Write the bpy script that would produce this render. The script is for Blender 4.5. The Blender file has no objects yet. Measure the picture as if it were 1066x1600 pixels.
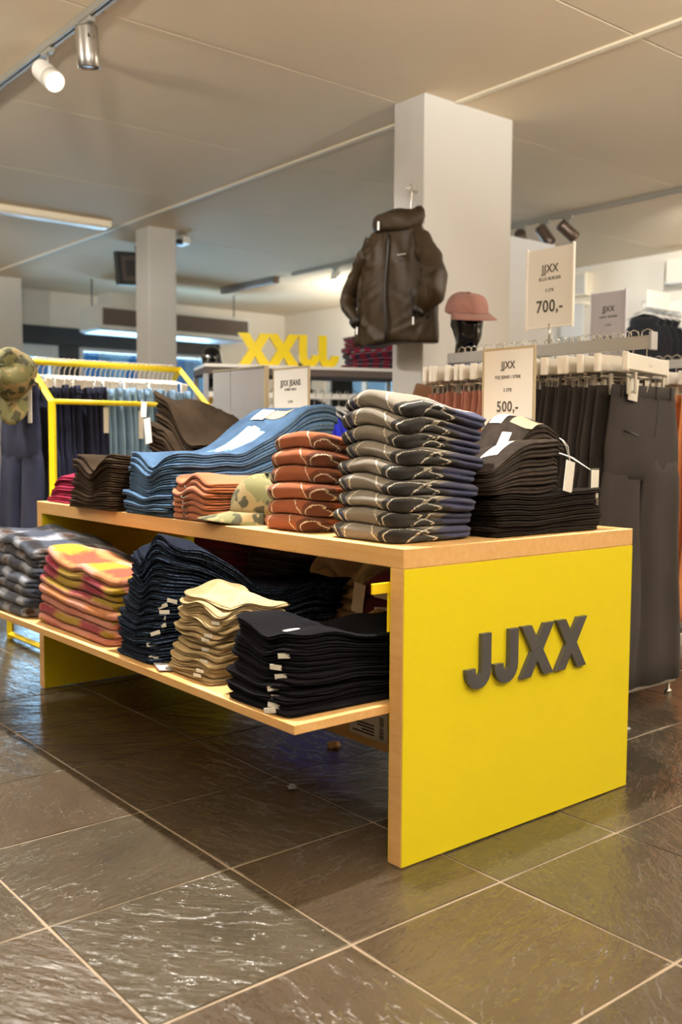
import bpy, bmesh, math, random
import numpy as np
from mathutils import Vector, Matrix
PI = math.pi
SC = bpy.context.scene
COL = SC.collection

# ------------------------------------------------------------ camera, world, lights, exposure
def setup_camera():
    yaw, pit, rol = 0.885535361, -0.0728659657, 0.00535233176
    fw = Vector((math.cos(yaw)*math.cos(pit), math.sin(yaw)*math.cos(pit), math.sin(pit)))
    r = Vector((math.sin(yaw), -math.cos(yaw), 0)); u = r.cross(fw)
    r2 = r*math.cos(rol) + u*math.sin(rol); u2 = -r*math.sin(rol) + u*math.cos(rol)
    cd = bpy.data.cameras.new('camera'); cam = bpy.data.objects.new('camera', cd); COL.objects.link(cam)
    m = Matrix((r2, u2, -fw)).transposed().to_4x4(); m.translation = Vector((-1.43605, -1.53909, 0.95364))
    cam.matrix_world = m
    cd.sensor_fit = 'VERTICAL'; cd.sensor_height = 36.0; cd.lens = 1515.765/1600*36.0
    cd.clip_start = 0.05; cd.clip_end = 100
    cd.dof.use_dof = True; cd.dof.focus_distance = 2.55; cd.dof.aperture_fstop = 3.2
    SC.camera = cam
setup_camera()

w = bpy.data.worlds.new('world'); SC.world = w; w.use_nodes = True
bg = w.node_tree.nodes['Background']; bg.inputs[0].default_value = (0.42, 0.68, 1.0, 1); bg.inputs[1].default_value = 0.55

WARM = (1.0, 0.94, 0.84); NEUT = (1.0, 0.97, 0.93); CEIL_FILL = (1.0, 0.95, 0.86)
def lamp(kind, loc, power, color, target=None, radius=0.05, angle=80, blend=0.6, size=1.0, size_y=None):
    ld = bpy.data.lights.new('lamp_light', kind); ld.energy = power; ld.color = color
    if kind == 'SPOT': ld.spot_size = math.radians(angle); ld.spot_blend = blend; ld.shadow_soft_size = radius
    elif kind == 'POINT': ld.shadow_soft_size = radius
    elif kind == 'AREA':
        ld.size = size
        if size_y: ld.shape = 'RECTANGLE'; ld.size_y = size_y
    o = bpy.data.objects.new('lamp_light', ld); COL.objects.link(o); o.location = loc
    if target is not None:
        o.rotation_euler = (Vector(target)-Vector(loc)).to_track_quat('-Z', 'Y').to_euler()
    return o
# track spots (warm) over the sales floor
lamp('SPOT', (0.10, 1.65, 2.66), 520, WARM, (-0.65, 1.5, 0.0), 0.03, 86, 0.5)
lamp('SPOT', (0.10, 0.30, 2.66), 520, WARM, (-0.65, 0.15, 0.0), 0.03, 88, 0.5)
lamp('SPOT', (0.10, -1.1, 2.66), 45, NEUT, (-0.3, -0.8, 0.0), 0.04, 110)
lamp('SPOT', (0.10, 3.0, 2.66), 260, WARM, (-0.4, 3.0, 0.0), 0.03, 110)
lamp('SPOT', (0.62, -2.5, 2.66), 66, NEUT, (0.5, 0.0, 0.45), 0.06, 75)
lamp('SPOT', (-1.9, 1.3, 2.66), 22, WARM, (0.0, 1.3, 0.65), 0.06, 75)
lamp('SPOT', (-1.9, 0.1, 2.66), 16, WARM, (0.1, 0.3, 0.75), 0.06, 75)
lamp('SPOT', (-1.9, 2.6, 2.66), 40, NEUT, (2.25, 2.4, 1.7), 0.06, 55)
lamp('SPOT', (1.3, -1.6, 2.66), 40, NEUT, (2.3, 2.2, 1.45), 0.06, 60)
lamp('SPOT', (5.0, 3.95, 2.62), 190, NEUT, (6.9, 5.0, 1.7), 0.05, 90)
lamp('SPOT', (5.0, 2.4, 2.62), 200, NEUT, (6.9, 3.4, 1.5), 0.05, 90)
lamp('SPOT', (4.4, 0.2, 2.62), 190, NEUT, (1.9, 0.9, 0.9), 0.06, 80)
lamp('SPOT', (5.0, 6.3, 2.62), 130, NEUT, (6.6, 8.4, 1.2), 0.06, 80)
lamp('SPOT', (0.5, 4.3, 2.66), 120, NEUT, (2.6, 6.0, 1.2), 0.06, 60)
lamp('SPOT', (-0.7, 3.3, 2.66), 210, NEUT, (0.6, 2.7, 0.8), 0.06, 80)
lamp('SPOT', (0.9, 1.9, 2.66), 90, NEUT, (2.2, 3.3, 1.2), 0.06, 70)
# added unseen spots aimed upward, to brighten the ceiling and the room
for ux, uy, pw in ((-2.9, -3.2, 2500), (-3.4, 2.6, 1600), (6.0, -2.2, 2000), (1.6, -3.8, 2900), (-1.3, -2.0, 620), (6.2, 6.6, 300), (-1.0, 7.2, 420)):
    lamp('SPOT', (ux, uy, 1.85), pw, CEIL_FILL, (ux+0.3, uy+0.4, 2.8), 0.12, 138, 0.8)
# daylight through the shop windows
lamp('AREA', (4.6, 10.9, 1.2), 320, (0.50, 0.74, 1.0), (4.0, 6.0, 2.8), size=3.2, size_y=1.8)

SC.view_settings.view_transform = 'Standard'; SC.view_settings.look = 'None'
SC.view_settings.gamma = 1.0; SC.view_settings.use_curve_mapping = False
SC.view_settings.exposure = -0.1
SC.cycles.use_denoising = True
SC.cycles.max_bounces = 8; SC.cycles.diffuse_bounces = 4; SC.cycles.glossy_bounces = 4
SC.cycles.sample_clamp_indirect = 6.0

# ------------------------------------------------------------ materials
def lin(c):
    if isinstance(c, str):
        c = tuple(int(c[i:i+2], 16) for i in (0, 2, 4))
    r = []
    for v in c[:3]:
        v = v/255.0
        r.append(v/12.92 if v <= 0.04045 else ((v+0.055)/1.055)**2.4)
    return (*r, 1.0)
class NT:
    """small node-tree writer"""
    def __init__(s, name):
        s.m = bpy.data.materials.new(name); s.m.use_nodes = True
        s.t = s.m.node_tree; s.n = s.t.nodes; s.b = s.n['Principled BSDF']
    def add(s, typ, **kw):
        n = s.n.new(typ)
        for k, v in kw.items():
            if k.startswith('i_'): 
                n.inputs[k[2:].replace('_', ' ')].default_value = v
            else: setattr(n, k, v)
        return n
    def link(s, a, b): s.t.links.new(a, b)
    def math(s, op, a, b=None, c=None):
        n = s.n.new('ShaderNodeMath'); n.operation = op
        for i, v in enumerate((a, b, c)):
            if v is None: continue
            if isinstance(v, (int, float)): n.inputs[i].default_value = v
            else: s.link(v, n.inputs[i])
        return n.outputs[0]
    def mix(s, f, a, b):
        n = s.n.new('ShaderNodeMix'); n.data_type = 'RGBA'
        for i, v in ((0, f), (6, a), (7, b)):
            if isinstance(v, (int, float, tuple)): n.inputs[i].default_value = v
            else: s.link(v, n.inputs[i])
        return n.outputs[2]
    def noise(s, scale, detail=3, vec=None, rough=0.55):
        n = s.n.new('ShaderNodeTexNoise'); n.inputs['Scale'].default_value = scale
        n.inputs['Detail'].default_value = detail; n.inputs['Roughness'].default_value = rough
        if vec is not None: s.link(vec, n.inputs['Vector'])
        return n.outputs['Fac']
    def coord(s, which='Object'):
        return s.n.new('ShaderNodeTexCoord').outputs[which]
    def ramp(s, f, lo, hi):
        n = s.n.new('ShaderNodeMapRange'); n.inputs[1].default_value = lo; n.inputs[2].default_value = hi
        s.link(f, n.inputs[0]); return n.outputs[0]
    def bump(s, h, strength=0.3, dist=0.01):
        n = s.n.new('ShaderNodeBump'); n.inputs['Strength'].default_value = strength; n.inputs['Distance'].default_value = dist
        s.link(h, n.inputs['Height']); s.link(n.outputs[0], s.b.inputs['Normal'])
    def set(s, **kw):
        for k, v in kw.items():
            k = k.replace('_', ' ')
            if isinstance(v, (int, float, tuple)): s.b.inputs[k].default_value = v
            else: s.link(v, s.b.inputs[k])
        return s.m
def plain(name, c, rough=0.6, metal=0.0, spec=0.5, var=0.06, scale=6.0, emit=None):
    t = NT(name); base = lin(c)
    f = t.noise(scale, 3, t.coord())
    lo = tuple(v*(1-var) for v in base[:3])+(1,); hi = tuple(min(1, v*(1+var)) for v in base[:3])+(1,)
    t.set(Base_Color=t.mix(f, lo, hi), Roughness=rough, Metallic=metal)
    t.b.inputs['Specular IOR Level'].default_value = spec
    if emit:
        t.b.inputs['Emission Color'].default_value = lin(emit[0]); t.b.inputs['Emission Strength'].default_value = emit[1]
    return t.m
def cloth(name, c, rough=0.9, var=0.25, fine=900, bump=0.25, sheen=0.2, coarse=14, spec=0.2, c2=None):
    t = NT(name); base = lin(c)
    v = t.coord('UV')
    n1 = t.noise(coarse, 4, v); n2 = t.noise(fine, 2, v)
    lo = tuple(x*(1-var) for x in base[:3])+(1,)
    hi = lin(c2) if c2 else tuple(min(1, x*(1+var)) for x in base[:3])+(1,)
    f = t.math('MULTIPLY_ADD', n2, 0.5, t.math('MULTIPLY', n1, 0.5))
    t.set(Base_Color=t.mix(t.ramp(f, 0.3, 0.7), lo, hi), Roughness=rough, Sheen_Weight=sheen, Sheen_Roughness=0.5)
    t.b.inputs['Specular IOR Level'].default_value = spec
    t.bump(n2, bump, 0.002)
    return t.m
def denim(name, c, c2, wear, amt, var=0.3, coarse=12):
    """twill with faded seams along the folded edges"""
    t = NT(name); base = lin(c); v = t.coord('UV')
    n1 = t.noise(coarse, 4, v); n2 = t.noise(900, 2, v); n3 = t.noise(120, 3, v)
    lo = tuple(x*(1-var) for x in base[:3])+(1,)
    f = t.math('MULTIPLY_ADD', n2, 0.45, t.math('MULTIPLY', n1, 0.55))
    col = t.mix(t.ramp(f, 0.32, 0.68), lo, lin(c2))
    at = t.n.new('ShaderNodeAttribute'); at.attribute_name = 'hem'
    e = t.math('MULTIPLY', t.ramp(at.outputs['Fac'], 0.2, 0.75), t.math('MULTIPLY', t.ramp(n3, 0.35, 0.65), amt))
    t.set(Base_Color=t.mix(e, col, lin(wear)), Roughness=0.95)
    t.b.inputs['Specular IOR Level'].default_value = 0.08
    t.bump(t.math('ADD', n2, t.math('MULTIPLY', n3, 0.7)), 0.55, 0.003)
    return t.m
def beech_mat():
    t = NT('beech_wood'); v = t.coord()
    mp = t.add('ShaderNodeMapping'); mp.inputs['Scale'].default_value = (18, 1.2, 18); t.link(v, mp.inputs[0])
    n = t.noise(3, 5, mp.outputs[0]); n2 = t.noise(60, 2, mp.outputs[0])
    f = t.math('MULTIPLY_ADD', n2, 0.35, t.math('MULTIPLY', n, 0.65))
    t.set(Base_Color=t.mix(t.ramp(f, 0.35, 0.65), lin('cc9f62'), lin('dab27c')), Roughness=0.42)
    t.b.inputs['Specular IOR Level'].default_value = 0.35
    return t.m
def slate_mat():
    t = NT('slate_tile')
    oi = t.n.new('ShaderNodeObjectInfo'); rnd = oi.outputs['Random']
    v = t.coord()
    rot = t.n.new('ShaderNodeVectorRotate'); rot.rotation_type = 'Z_AXIS'
    t.link(v, rot.inputs['Vector']); t.link(t.math('MULTIPLY', rnd, 9.4), rot.inputs['Angle'])
    off = t.n.new('ShaderNodeVectorMath'); off.operation = 'ADD'; t.link(rot.outputs[0], off.inputs[0])
    cmb = t.n.new('ShaderNodeCombineXYZ')
    for i, k in enumerate((31.7, 57.3, 12.9)): t.link(t.math('MULTIPLY', rnd, k), cmb.inputs[i])
    t.link(cmb.outputs[0], off.inputs[1])
    def stretch(sx, sy):
        mp = t.n.new('ShaderNodeMapping'); mp.inputs['Scale'].default_value = (sx, sy, 1); t.link(off.outputs[0], mp.inputs[0]); return mp.outputs[0]
    dist = t.noise(4, 4, off.outputs[0])
    ridg = t.noise(1.0, 8, stretch(5, 24), 0.6)
    big = t.noise(1.0, 5, stretch(4, 9), 0.6)
    fine = t.noise(70, 4, off.outputs[0], 0.6)
    nz = t.add('ShaderNodeTexNoise', noise_type='RIDGED_MULTIFRACTAL'); nz.inputs['Scale'].default_value = 1.0; nz.inputs['Detail'].default_value = 3.0; nz.inputs['Distortion'].default_value = 0.4
    t.link(stretch(3.0, 9.0), nz.inputs['Vector'])
    ledge = t.ramp(nz.outputs['Fac'], 0.3, 1.5)
    n7 = t.math('MULTIPLY', t.noise(1.0, 6, stretch(3.2, 8), 0.62), 8.0)
    fr_ = t.math('POWER', t.math('FRACT', n7), 7.0)
    step = t.math('MULTIPLY', t.math('ADD', t.math('FLOOR', n7), fr_), 0.10)
    mid = t.noise(1.0, 5, stretch(9, 34), 0.6)
    h = t.math('ADD', t.math('MULTIPLY', mid, 0.22), t.math('ADD', t.math('MULTIPLY', big, 0.5), t.math('ADD', t.math('MULTIPLY', fine, 0.022), t.math('ADD', t.math('MULTIPLY', ledge, 0.18), step))))
    c = t.mix(t.ramp(dist, 0.3, 0.7), lin('2a2721'), lin('3d382e'))
    c = t.mix(t.math('MULTIPLY', t.ramp(ridg, 0.35, 0.7), 0.5), c, lin('3b372d'))
    c = t.mix(t.math('MULTIPLY', rnd, 0.45), c, lin('443528'))
    t.set(Base_Color=c, Roughness=t.math('MULTIPLY_ADD', fine, 0.24, 0.10))
    t.b.inputs['Specular IOR Level'].default_value = 0.4
    t.bump(h, 0.55, 0.02)
    return t.m
def argyle_mat(name, ca, cb, cc, line, u0, v0, px=0.29, py=0.17, mel_f=0.5):
    """knitted argyle: ca main diamonds, cb dark diamonds, cc third colour, dashed overcheck"""
    t = NT(name); uv = t.coord('UV')
    oi = t.n.new('ShaderNodeObjectInfo'); rnd = oi.outputs['Random']
    sep = t.n.new('ShaderNodeSeparateXYZ'); t.link(uv, sep.inputs[0])
    wob = t.noise(60, 2, uv)
    jx = t.math('MULTIPLY_ADD', rnd, 0.03, -0.015-u0); jy = t.math('MULTIPLY_ADD', rnd, -0.024, 0.012-v0)
    x = t.math('ADD', t.math('MULTIPLY', t.math('ADD', sep.outputs[0], jx), 1/px), t.math('MULTIPLY_ADD', wob, 0.10, 0.45))
    y = t.math('MULTIPLY', t.math('ADD', sep.outputs[1], jy), 1/py)
    a = t.math('ADD', x, y); b = t.math('SUBTRACT', x, y)
    odd = t.math('FLOORED_MODULO', t.math('FLOOR', a), 2.0)
    third = t.math('COMPARE', t.math('FLOORED_MODULO', t.math('FLOOR', b), 3.0), 2.0, 0.1)
    mel = t.noise(330, 3, uv, 0.7); big = t.noise(30, 3, uv)
    base = t.mix(odd, t.mix(third, lin(ca), lin(cc)), lin(cb))
    base = t.mix(t.math('MULTIPLY', t.ramp(mel, 0.42, 0.66), mel_f), base, t.mix(0.75, base, lin('0c0a0a')))
    base = t.mix(t.math('MULTIPLY', t.ramp(big, 0.35, 0.75), 0.3), base, t.mix(0.12, base, lin('b0a898')))
    def dash(p, q, at):
        d = t.math('ABSOLUTE', t.math('SUBTRACT', t.math('FRACT', p), at))
        return t.math('MULTIPLY', t.math('LESS_THAN', d, 0.020), t.math('LESS_THAN', t.math('FRACT', t.math('MULTIPLY', q, 20.0)), 0.72))
    l = t.math('MAXIMUM', dash(a, b, 0.86), dash(b, a, 0.86))
    t.set(Base_Color=t.mix(l, base, lin(line)), Roughness=0.97, Sheen_Weight=0.15, Sheen_Roughness=0.5)
    t.b.inputs['Specular IOR Level'].default_value = 0.1
    t.bump(t.math('ADD', mel, t.math('MULTIPLY', l, 0.8)), 0.8, 0.004)
    return t.m
def fuzzy_mat(name, c0, c1, c2, c3, sx, sy, thr=0.0):
    """brushed check: soft stripes of c1 both ways, c2 where they cross, c3 flecks"""
    t = NT(name); uv = t.coord('UV')
    oi = t.n.new('ShaderNodeObjectInfo'); rnd = oi.outputs['Random']
    sep = t.n.new('ShaderNodeSeparateXYZ'); t.link(uv, sep.inputs[0])
    n = t.noise(45, 4, uv); n2 = t.noise(260, 2, uv)
    def stripe(c, s, ph):
        p = t.math('ADD', t.math('MULTIPLY', c, s), t.math('MULTIPLY_ADD', rnd, 1.7, ph))
        w_ = t.math('SINE', t.math('ADD', t.math('MULTIPLY', p, 6.283), t.math('MULTIPLY', n, 1.6)))
        return t.ramp(w_, thr-0.35, thr+0.35)
    a = stripe(sep.outputs[0], sx, 0.1); b = stripe(sep.outputs[1], sy, 0.35)
    c = t.mix(a, lin(c0), lin(c1)); c = t.mix(t.math('MULTIPLY', b, 0.8), c, lin(c3)); c = t.mix(t.math('MULTIPLY', a, b), c, lin(c2))
    c = t.mix(t.math('MULTIPLY', t.ramp(n2, 0.4, 0.7), 0.3), c, t.mix(0.5, c, lin('181010')))
    t.set(Base_Color=c, Roughness=1.0, Sheen_Weight=0.15, Sheen_Roughness=0.4)
    t.b.inputs['Specular IOR Level'].default_value = 0.05
    t.bump(t.math('ADD', n2, t.math('MULTIPLY', n, 0.8)), 0.9, 0.006)
    return t.m
def crumple(name, c, c2):
    t = NT(name); v = t.coord('UV'); n = t.noise(7, 4, v)
    mp = t.n.new('ShaderNodeMapping'); mp.inputs['Scale'].default_value = (9, 4, 1); mp.inputs['Rotation'].default_value = (0, 0, 0.5); t.link(v, mp.inputs[0])
    nz = t.add('ShaderNodeTexNoise', noise_type='RIDGED_MULTIFRACTAL'); nz.inputs['Scale'].default_value = 1.0; nz.inputs['Detail'].default_value = 2.0; t.link(mp.outputs[0], nz.inputs['Vector'])
    t.set(Base_Color=t.mix(n, lin(c), lin(c2)), Roughness=0.55); t.b.inputs['Specular IOR Level'].default_value = 0.25
    t.bump(t.math('MULTIPLY', nz.outputs['Fac'], 0.6), 0.45, 0.03)
    return t.m
def camo_mat():
    t = NT('camouflage_cotton'); v = t.coord()
    n = t.noise(16, 2, v); 
    mp = t.n.new('ShaderNodeMapping'); mp.inputs['Location'].default_value = (3, 7, 1); t.link(v, mp.inputs[0])
    n2 = t.noise(19, 2, mp.outputs[0]); 
    c = t.mix(t.ramp(n, 0.5, 0.52), lin('5e5c38'), lin('7d6c48'))
    c = t.mix(t.ramp(n2, 0.54, 0.56), c, lin('35341f'))
    t.set(Base_Color=c, Roughness=0.9); t.bump(t.noise(500, 2, v), 0.2, 0.002)
    return t.m

M = {}
M['white_wall'] = plain('white_paint', 'e9e0d0', 0.8, var=0.03, scale=2)
M['pillar'] = plain('pillar_paint', 'cfccc6', 0.75, var=0.03, scale=2)
M['shop_wall'] = plain('dark_taupe_paint', '52493f', 0.8, var=0.05, scale=2)
M['ceil'] = plain('ceiling_board', 'e6d4b8', 0.85, var=0.04, scale=1.5)
M['ceil_gap'] = plain('ceiling_gap', '8a6e50', 0.9)
M['cream_trim'] = plain('cream_trim', 'f4ead2', 0.6, var=0.02)
M['grout'] = plain('cement_grout', '786a58', 0.75, var=0.2, scale=30)
M['slate'] = slate_mat()
M['beech'] = beech_mat()
M['yellow_lam'] = plain('yellow_laminate', 'e0d01c', 0.38, var=0.015, scale=3, spec=0.4)
M['yellow_metal'] = plain('yellow_powder_coat', 'f2d51e', 0.4, var=0.02)
M['grey_letter'] = plain('anthracite_acrylic', '3a3a3d', 0.35, var=0.04)
M['black_frame'] = plain('black_aluminium', '2c2b2d', 0.5)
M['dark_grille'] = plain('brown_grille', '5a4f49', 0.7)
M['ac_white'] = plain('white_enamel', 'dcdcd6', 0.5)
M['steel'] = plain('brushed_steel', 'b9b6b0', 0.32, metal=0.9, var=0.05)
M['chrome'] = plain('polished_chrome', 'd8d4cc', 0.15, metal=1.0, var=0.02)
M['grey_metal'] = plain('grey_metal', '9a9b9f', 0.4, metal=0.35)
M['track_grey'] = plain('track_aluminium', 'a9a69c', 0.45, metal=0.4)
M['white_plastic'] = plain('white_plastic', 'efeae0', 0.4, var=0.02)
M['board_grey'] = plain('light_grey_plastic', 'd5cfc4', 0.45, var=0.03)
M['paper'] = plain('white_paper', 'e2dfd7', 0.7, var=0.01)
M['paper_frame'] = plain('framed_paper', 'd8d6d0', 0.7, var=0.01)
M['paper_grey'] = plain('grey_paper', 'c8c4cc', 0.7, var=0.01)
M['ink'] = plain('dark_ink', '3a362e', 0.7, var=0.02)
M['ink_light'] = plain('silver_print', 'a9a79e', 0.6, var=0.02)
M['tan_patch'] = plain('tan_leather_patch', '8f8068', 0.7, var=0.1, scale=40)
M['kraft'] = plain('kraft_card', 'c9a473', 0.8, var=0.05, scale=40)
M['cord'] = plain('white_cord', 'f2f0ea', 0.8, var=0.02)
M['gloss_black'] = plain('gloss_black_lacquer', '0b0b0c', 0.06, var=0.0, spec=0.7)
M['panel_white'] = plain('white_panel', 'e6e8ec', 0.3, var=0.02)
M['glow'] = plain('lamp_lens', 'ffffff', 0.3, emit=('fff2d8', 14.0))
M['reflector'] = plain('lamp_reflector', '6c5c52', 0.35, metal=0.6)
M['argyle'] = argyle_mat('grey_argyle_knit', '7d766d', '131216', '1e264e', 'efe9d8', -0.155, 0.002, 0.29, 0.142)
M['rust_argyle'] = argyle_mat('rust_argyle_knit', '954c25', '5c2c15', '351c12', 'efe2c8', -0.15, 0.0, 0.29, 0.16, 0.4)
M['pink_fuzz'] = fuzzy_mat('brushed_pink_check', 'c68a7c', '8a7018', '74162c', 'b4705f', 7.0, 3.1, 0.2)
M['pink_fuzz_top'] = fuzzy_mat('brushed_mustard_check', 'bd8272', '8f7a20', '8a4030', 'ad6e35', 5.0, 3.6, -0.2)
M['navy_fuzz'] = fuzzy_mat('brushed_navy_check', '353c4d', '0f1119', '3a2a22', '8f949f', 6.5, 6.0, 0.5)
M['plaid'] = fuzzy_mat('maroon_plaid', '7a1d34', '2c2a3e', '8d8a94', 'a3304a', 14, 14, 0.3)
M['camo'] = camo_mat()
M['brown_cotton'] = cloth('rust_brown_cotton', '84441f', var=0.25, c2='9c5730', coarse=8, bump=0.35)
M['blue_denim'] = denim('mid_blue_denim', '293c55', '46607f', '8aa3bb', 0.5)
M['lt_denim'] = cloth('light_blue_denim', '6f97c0', var=0.3, c2='9dbede', coarse=6, fine=1200)
M['dk_denim'] = cloth('dark_indigo_denim', '1d2032', var=0.3, c2='2c3049', coarse=9, sheen=0.03, spec=0.1)
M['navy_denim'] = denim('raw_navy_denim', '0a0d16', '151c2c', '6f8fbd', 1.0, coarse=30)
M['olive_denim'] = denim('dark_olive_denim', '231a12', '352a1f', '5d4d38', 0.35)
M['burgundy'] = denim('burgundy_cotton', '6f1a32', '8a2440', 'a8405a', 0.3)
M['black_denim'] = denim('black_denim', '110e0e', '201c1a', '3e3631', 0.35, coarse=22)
M['lit_black'] = denim('lit_black_denim', '1e1a18', '3a332f', '544a43', 0.4, coarse=22)  # black denim lightened: light on the upper piles is put into the colour
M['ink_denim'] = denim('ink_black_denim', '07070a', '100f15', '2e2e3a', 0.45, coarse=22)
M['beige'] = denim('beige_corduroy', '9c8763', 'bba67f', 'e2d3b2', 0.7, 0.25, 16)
M['sand'] = cloth('sand_fleece', 'c8b78f', var=0.2, c2='ded0ac', coarse=14)
M['maroon'] = cloth('dark_maroon_cotton', '62243c', var=0.3, coarse=8)
M['black_cloth'] = cloth('black_cloth', '161517', var=0.3, coarse=8)
M['trouser'] = cloth('charcoal_twill', '2b2727', var=0.12, c2='343030', coarse=4, sheen=0.03, spec=0.1)
M['pink_tw'] = cloth('dusty_pink_twill', '9c6a5e', var=0.12, coarse=5, sheen=0.05)
M['orange_tw'] = cloth('apricot_twill', 'd58b55', var=0.12, coarse=5)
M['shell'] = crumple('olive_shell_fabric', '291f11', '352817')
M['shell_dark'] = cloth('dark_shell_fabric', '19140f', rough=0.5, var=0.1, coarse=5, sheen=0.0, spec=0.4, bump=0.05)
M['pink_cord'] = cloth('pink_corduroy', '8c6258', var=0.2, c2='a67a70', coarse=12, sheen=0.1)
M['mustard'] = cloth('mustard_cloth', '8c6a1c', var=0.2, coarse=8)
M['brown_cloth'] = cloth('brown_cloth', '5e3d22', var=0.2, coarse=8)
M['blue_cloth'] = cloth('slate_blue_cloth', '46557a', var=0.2, coarse=8)
M['royal'] = cloth('royal_blue_jersey', '2430c8', var=0.2, coarse=8)
M['tan_cloth'] = cloth('tan_cotton', 'b08a52', var=0.2, coarse=8)
t_ = NT('window_glass'); _tr = t_.n.new('ShaderNodeBsdfTransparent'); _gl = t_.n.new('ShaderNodeBsdfGlossy'); _gl.inputs['Roughness'].default_value = 0.02
_fr = t_.n.new('ShaderNodeFresnel'); _fr.inputs['IOR'].default_value = 1.35; _mx = t_.n.new('ShaderNodeMixShader'); _tr.inputs[0].default_value = (0.86, 0.95, 0.97, 1)
t_.link(_fr.outputs[0], _mx.inputs[0]); t_.link(_tr.outputs[0], _mx.inputs[1]); t_.link(_gl.outputs[0], _mx.inputs[2]); t_.link(_mx.outputs[0], t_.n['Material Output'].inputs[0]); M['glass'] = t_.m
M['facade'] = plain('pale_facade', 'b9d2de', 0.8)
M['facade_blue'] = plain('blue_glazing', '3f8cc0', 0.2)

# ------------------------------------------------------------ mesh helpers
def mesh_obj(name, verts, faces, mat, parent=None, smooth=True, uv=None, loc=None, rotz=None, edge=None):
    me = bpy.data.meshes.new(name)
    me.from_pydata([tuple(map(float, v)) for v in verts], [], [tuple(map(int, f)) for f in faces])
    me.materials.append(mat)
    if smooth: me.polygons.foreach_set('use_smooth', [True]*len(me.polygons))
    if uv is not None:
        l = me.uv_layers.new(name='UVMap')
        vi = np.zeros(len(me.loops), dtype=np.int32); me.loops.foreach_get('vertex_index', vi)
        l.data.foreach_set('uv', np.asarray(uv, dtype=np.float32)[vi].ravel())
    if edge is not None:
        at = me.attributes.new('hem', 'FLOAT', 'POINT'); at.data.foreach_set('value', np.asarray(edge, dtype=np.float32))
    me.update()
    o = bpy.data.objects.new(name, me); COL.objects.link(o)
    if parent: o.parent = parent
    if loc is not None: o.location = loc
    if rotz is not None: o.rotation_euler = (0, 0, rotz)
    return o
def bm_obj(name, bm, mat, parent=None, smooth=False, loc=None, rotz=None):
    bmesh.ops.recalc_face_normals(bm, faces=bm.faces)
    me = bpy.data.meshes.new(name); bm.to_mesh(me); bm.free(); me.materials.append(mat)
    if smooth: me.polygons.foreach_set('use_smooth', [True]*len(me.polygons))
    o = bpy.data.objects.new(name, me); COL.objects.link(o)
    if parent: o.parent = parent
    if loc is not None: o.location = loc
    if rotz is not None: o.rotation_euler = (0, 0, rotz)
    return o
def add_box(bm, lo, hi, bevel=0.0, mat=None):
    vs = [bm.verts.new((x, y, z)) for x in (lo[0], hi[0]) for y in (lo[1], hi[1]) for z in (lo[2], hi[2])]
    fs = [bm.faces.new([vs[i] for i in q]) for q in ((0,1,3,2),(4,6,7,5),(0,4,5,1),(2,3,7,6),(0,2,6,4),(1,5,7,3))]
    if mat is not None: bmesh.ops.transform(bm, matrix=mat, verts=vs)
    if bevel > 0:
        es = list({e for f in fs for e in f.edges})
        bmesh.ops.bevel(bm, geom=es, offset=bevel, segments=1, affect='EDGES')
def box(name, lo, hi, mat, parent=None, bevel=0.003, **kw):
    bm = bmesh.new(); add_box(bm, lo, hi, bevel); return bm_obj(name, bm, mat, parent, **kw)
def prism_z(bm, poly, z0, z1):
    a = [bm.verts.new((x, y, z0)) for x, y in poly]; b = [bm.verts.new((x, y, z1)) for x, y in poly]
    n = len(poly); bm.faces.new(a[::-1]); bm.faces.new(b)
    for i in range(n): bm.faces.new((a[i], a[(i+1) % n], b[(i+1) % n], b[i]))
def prism_y(bm, poly, y0, y1):
    """polygon in XZ extruded along Y"""
    a = [bm.verts.new((x, y0, z)) for x, z in poly]; b = [bm.verts.new((x, y1, z)) for x, z in poly]
    n = len(poly); bm.faces.new(a); bm.faces.new(b[::-1])
    for i in range(n): bm.faces.new((a[i], b[i], b[(i+1) % n], a[(i+1) % n]))
def tube_geo(path, rad, n=8, cap=True, flat=1.0):
    P = [Vector(p) for p in path]; m = len(P)
    R = rad if hasattr(rad, '__len__') else [rad]*m
    V, F = [], []
    up = None
    for i in range(m):
        d = (P[min(i+1, m-1)]-P[max(i-1, 0)]).normalized()
        if up is None:
            up = Vector((0, 0, 1)) if abs(d.z) < 0.9 else Vector((0, 1, 0))
        s = d.cross(up)
        if s.length < 1e-5: s = d.orthogonal()
        s.normalize(); up = s.cross(d).normalized()
        for k in range(n):
            a = 2*PI*k/n
            V.append(P[i]+s*(math.cos(a)*R[i])+up*(math.sin(a)*R[i]*flat))
    for i in range(m-1):
        for k in range(n):
            F.append((i*n+k, i*n+(k+1) % n, (i+1)*n+(k+1) % n, (i+1)*n+k))
    if cap:
        F.append(tuple(range(n))[::-1]); F.append(tuple((m-1)*n+k for k in range(n)))
    return V, F
def tube(name, path, rad, mat, parent=None, n=8, flat=1.0, **kw):
    V, F = tube_geo(path, rad, n, True, flat); return mesh_obj(name, V, F, mat, parent, **kw)
def lathe(name, prof, mat, parent=None, n=20, axis=None, **kw):
    V, F = [], []
    for r, z in prof:
        for k in range(n):
            a = 2*PI*k/n; V.append(Vector((r*math.cos(a), r*math.sin(a), z)))
    for i in range(len(prof)-1):
        for k in range(n): F.append((i*n+k, i*n+(k+1) % n, (i+1)*n+(k+1) % n, (i+1)*n+k))
    F.append(tuple(range(n))[::-1]); F.append(tuple((len(prof)-1)*n+k for k in range(n)))
    if axis is not None: V = [axis @ v for v in V]
    return mesh_obj(name, V, F, mat, parent, **kw)
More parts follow.
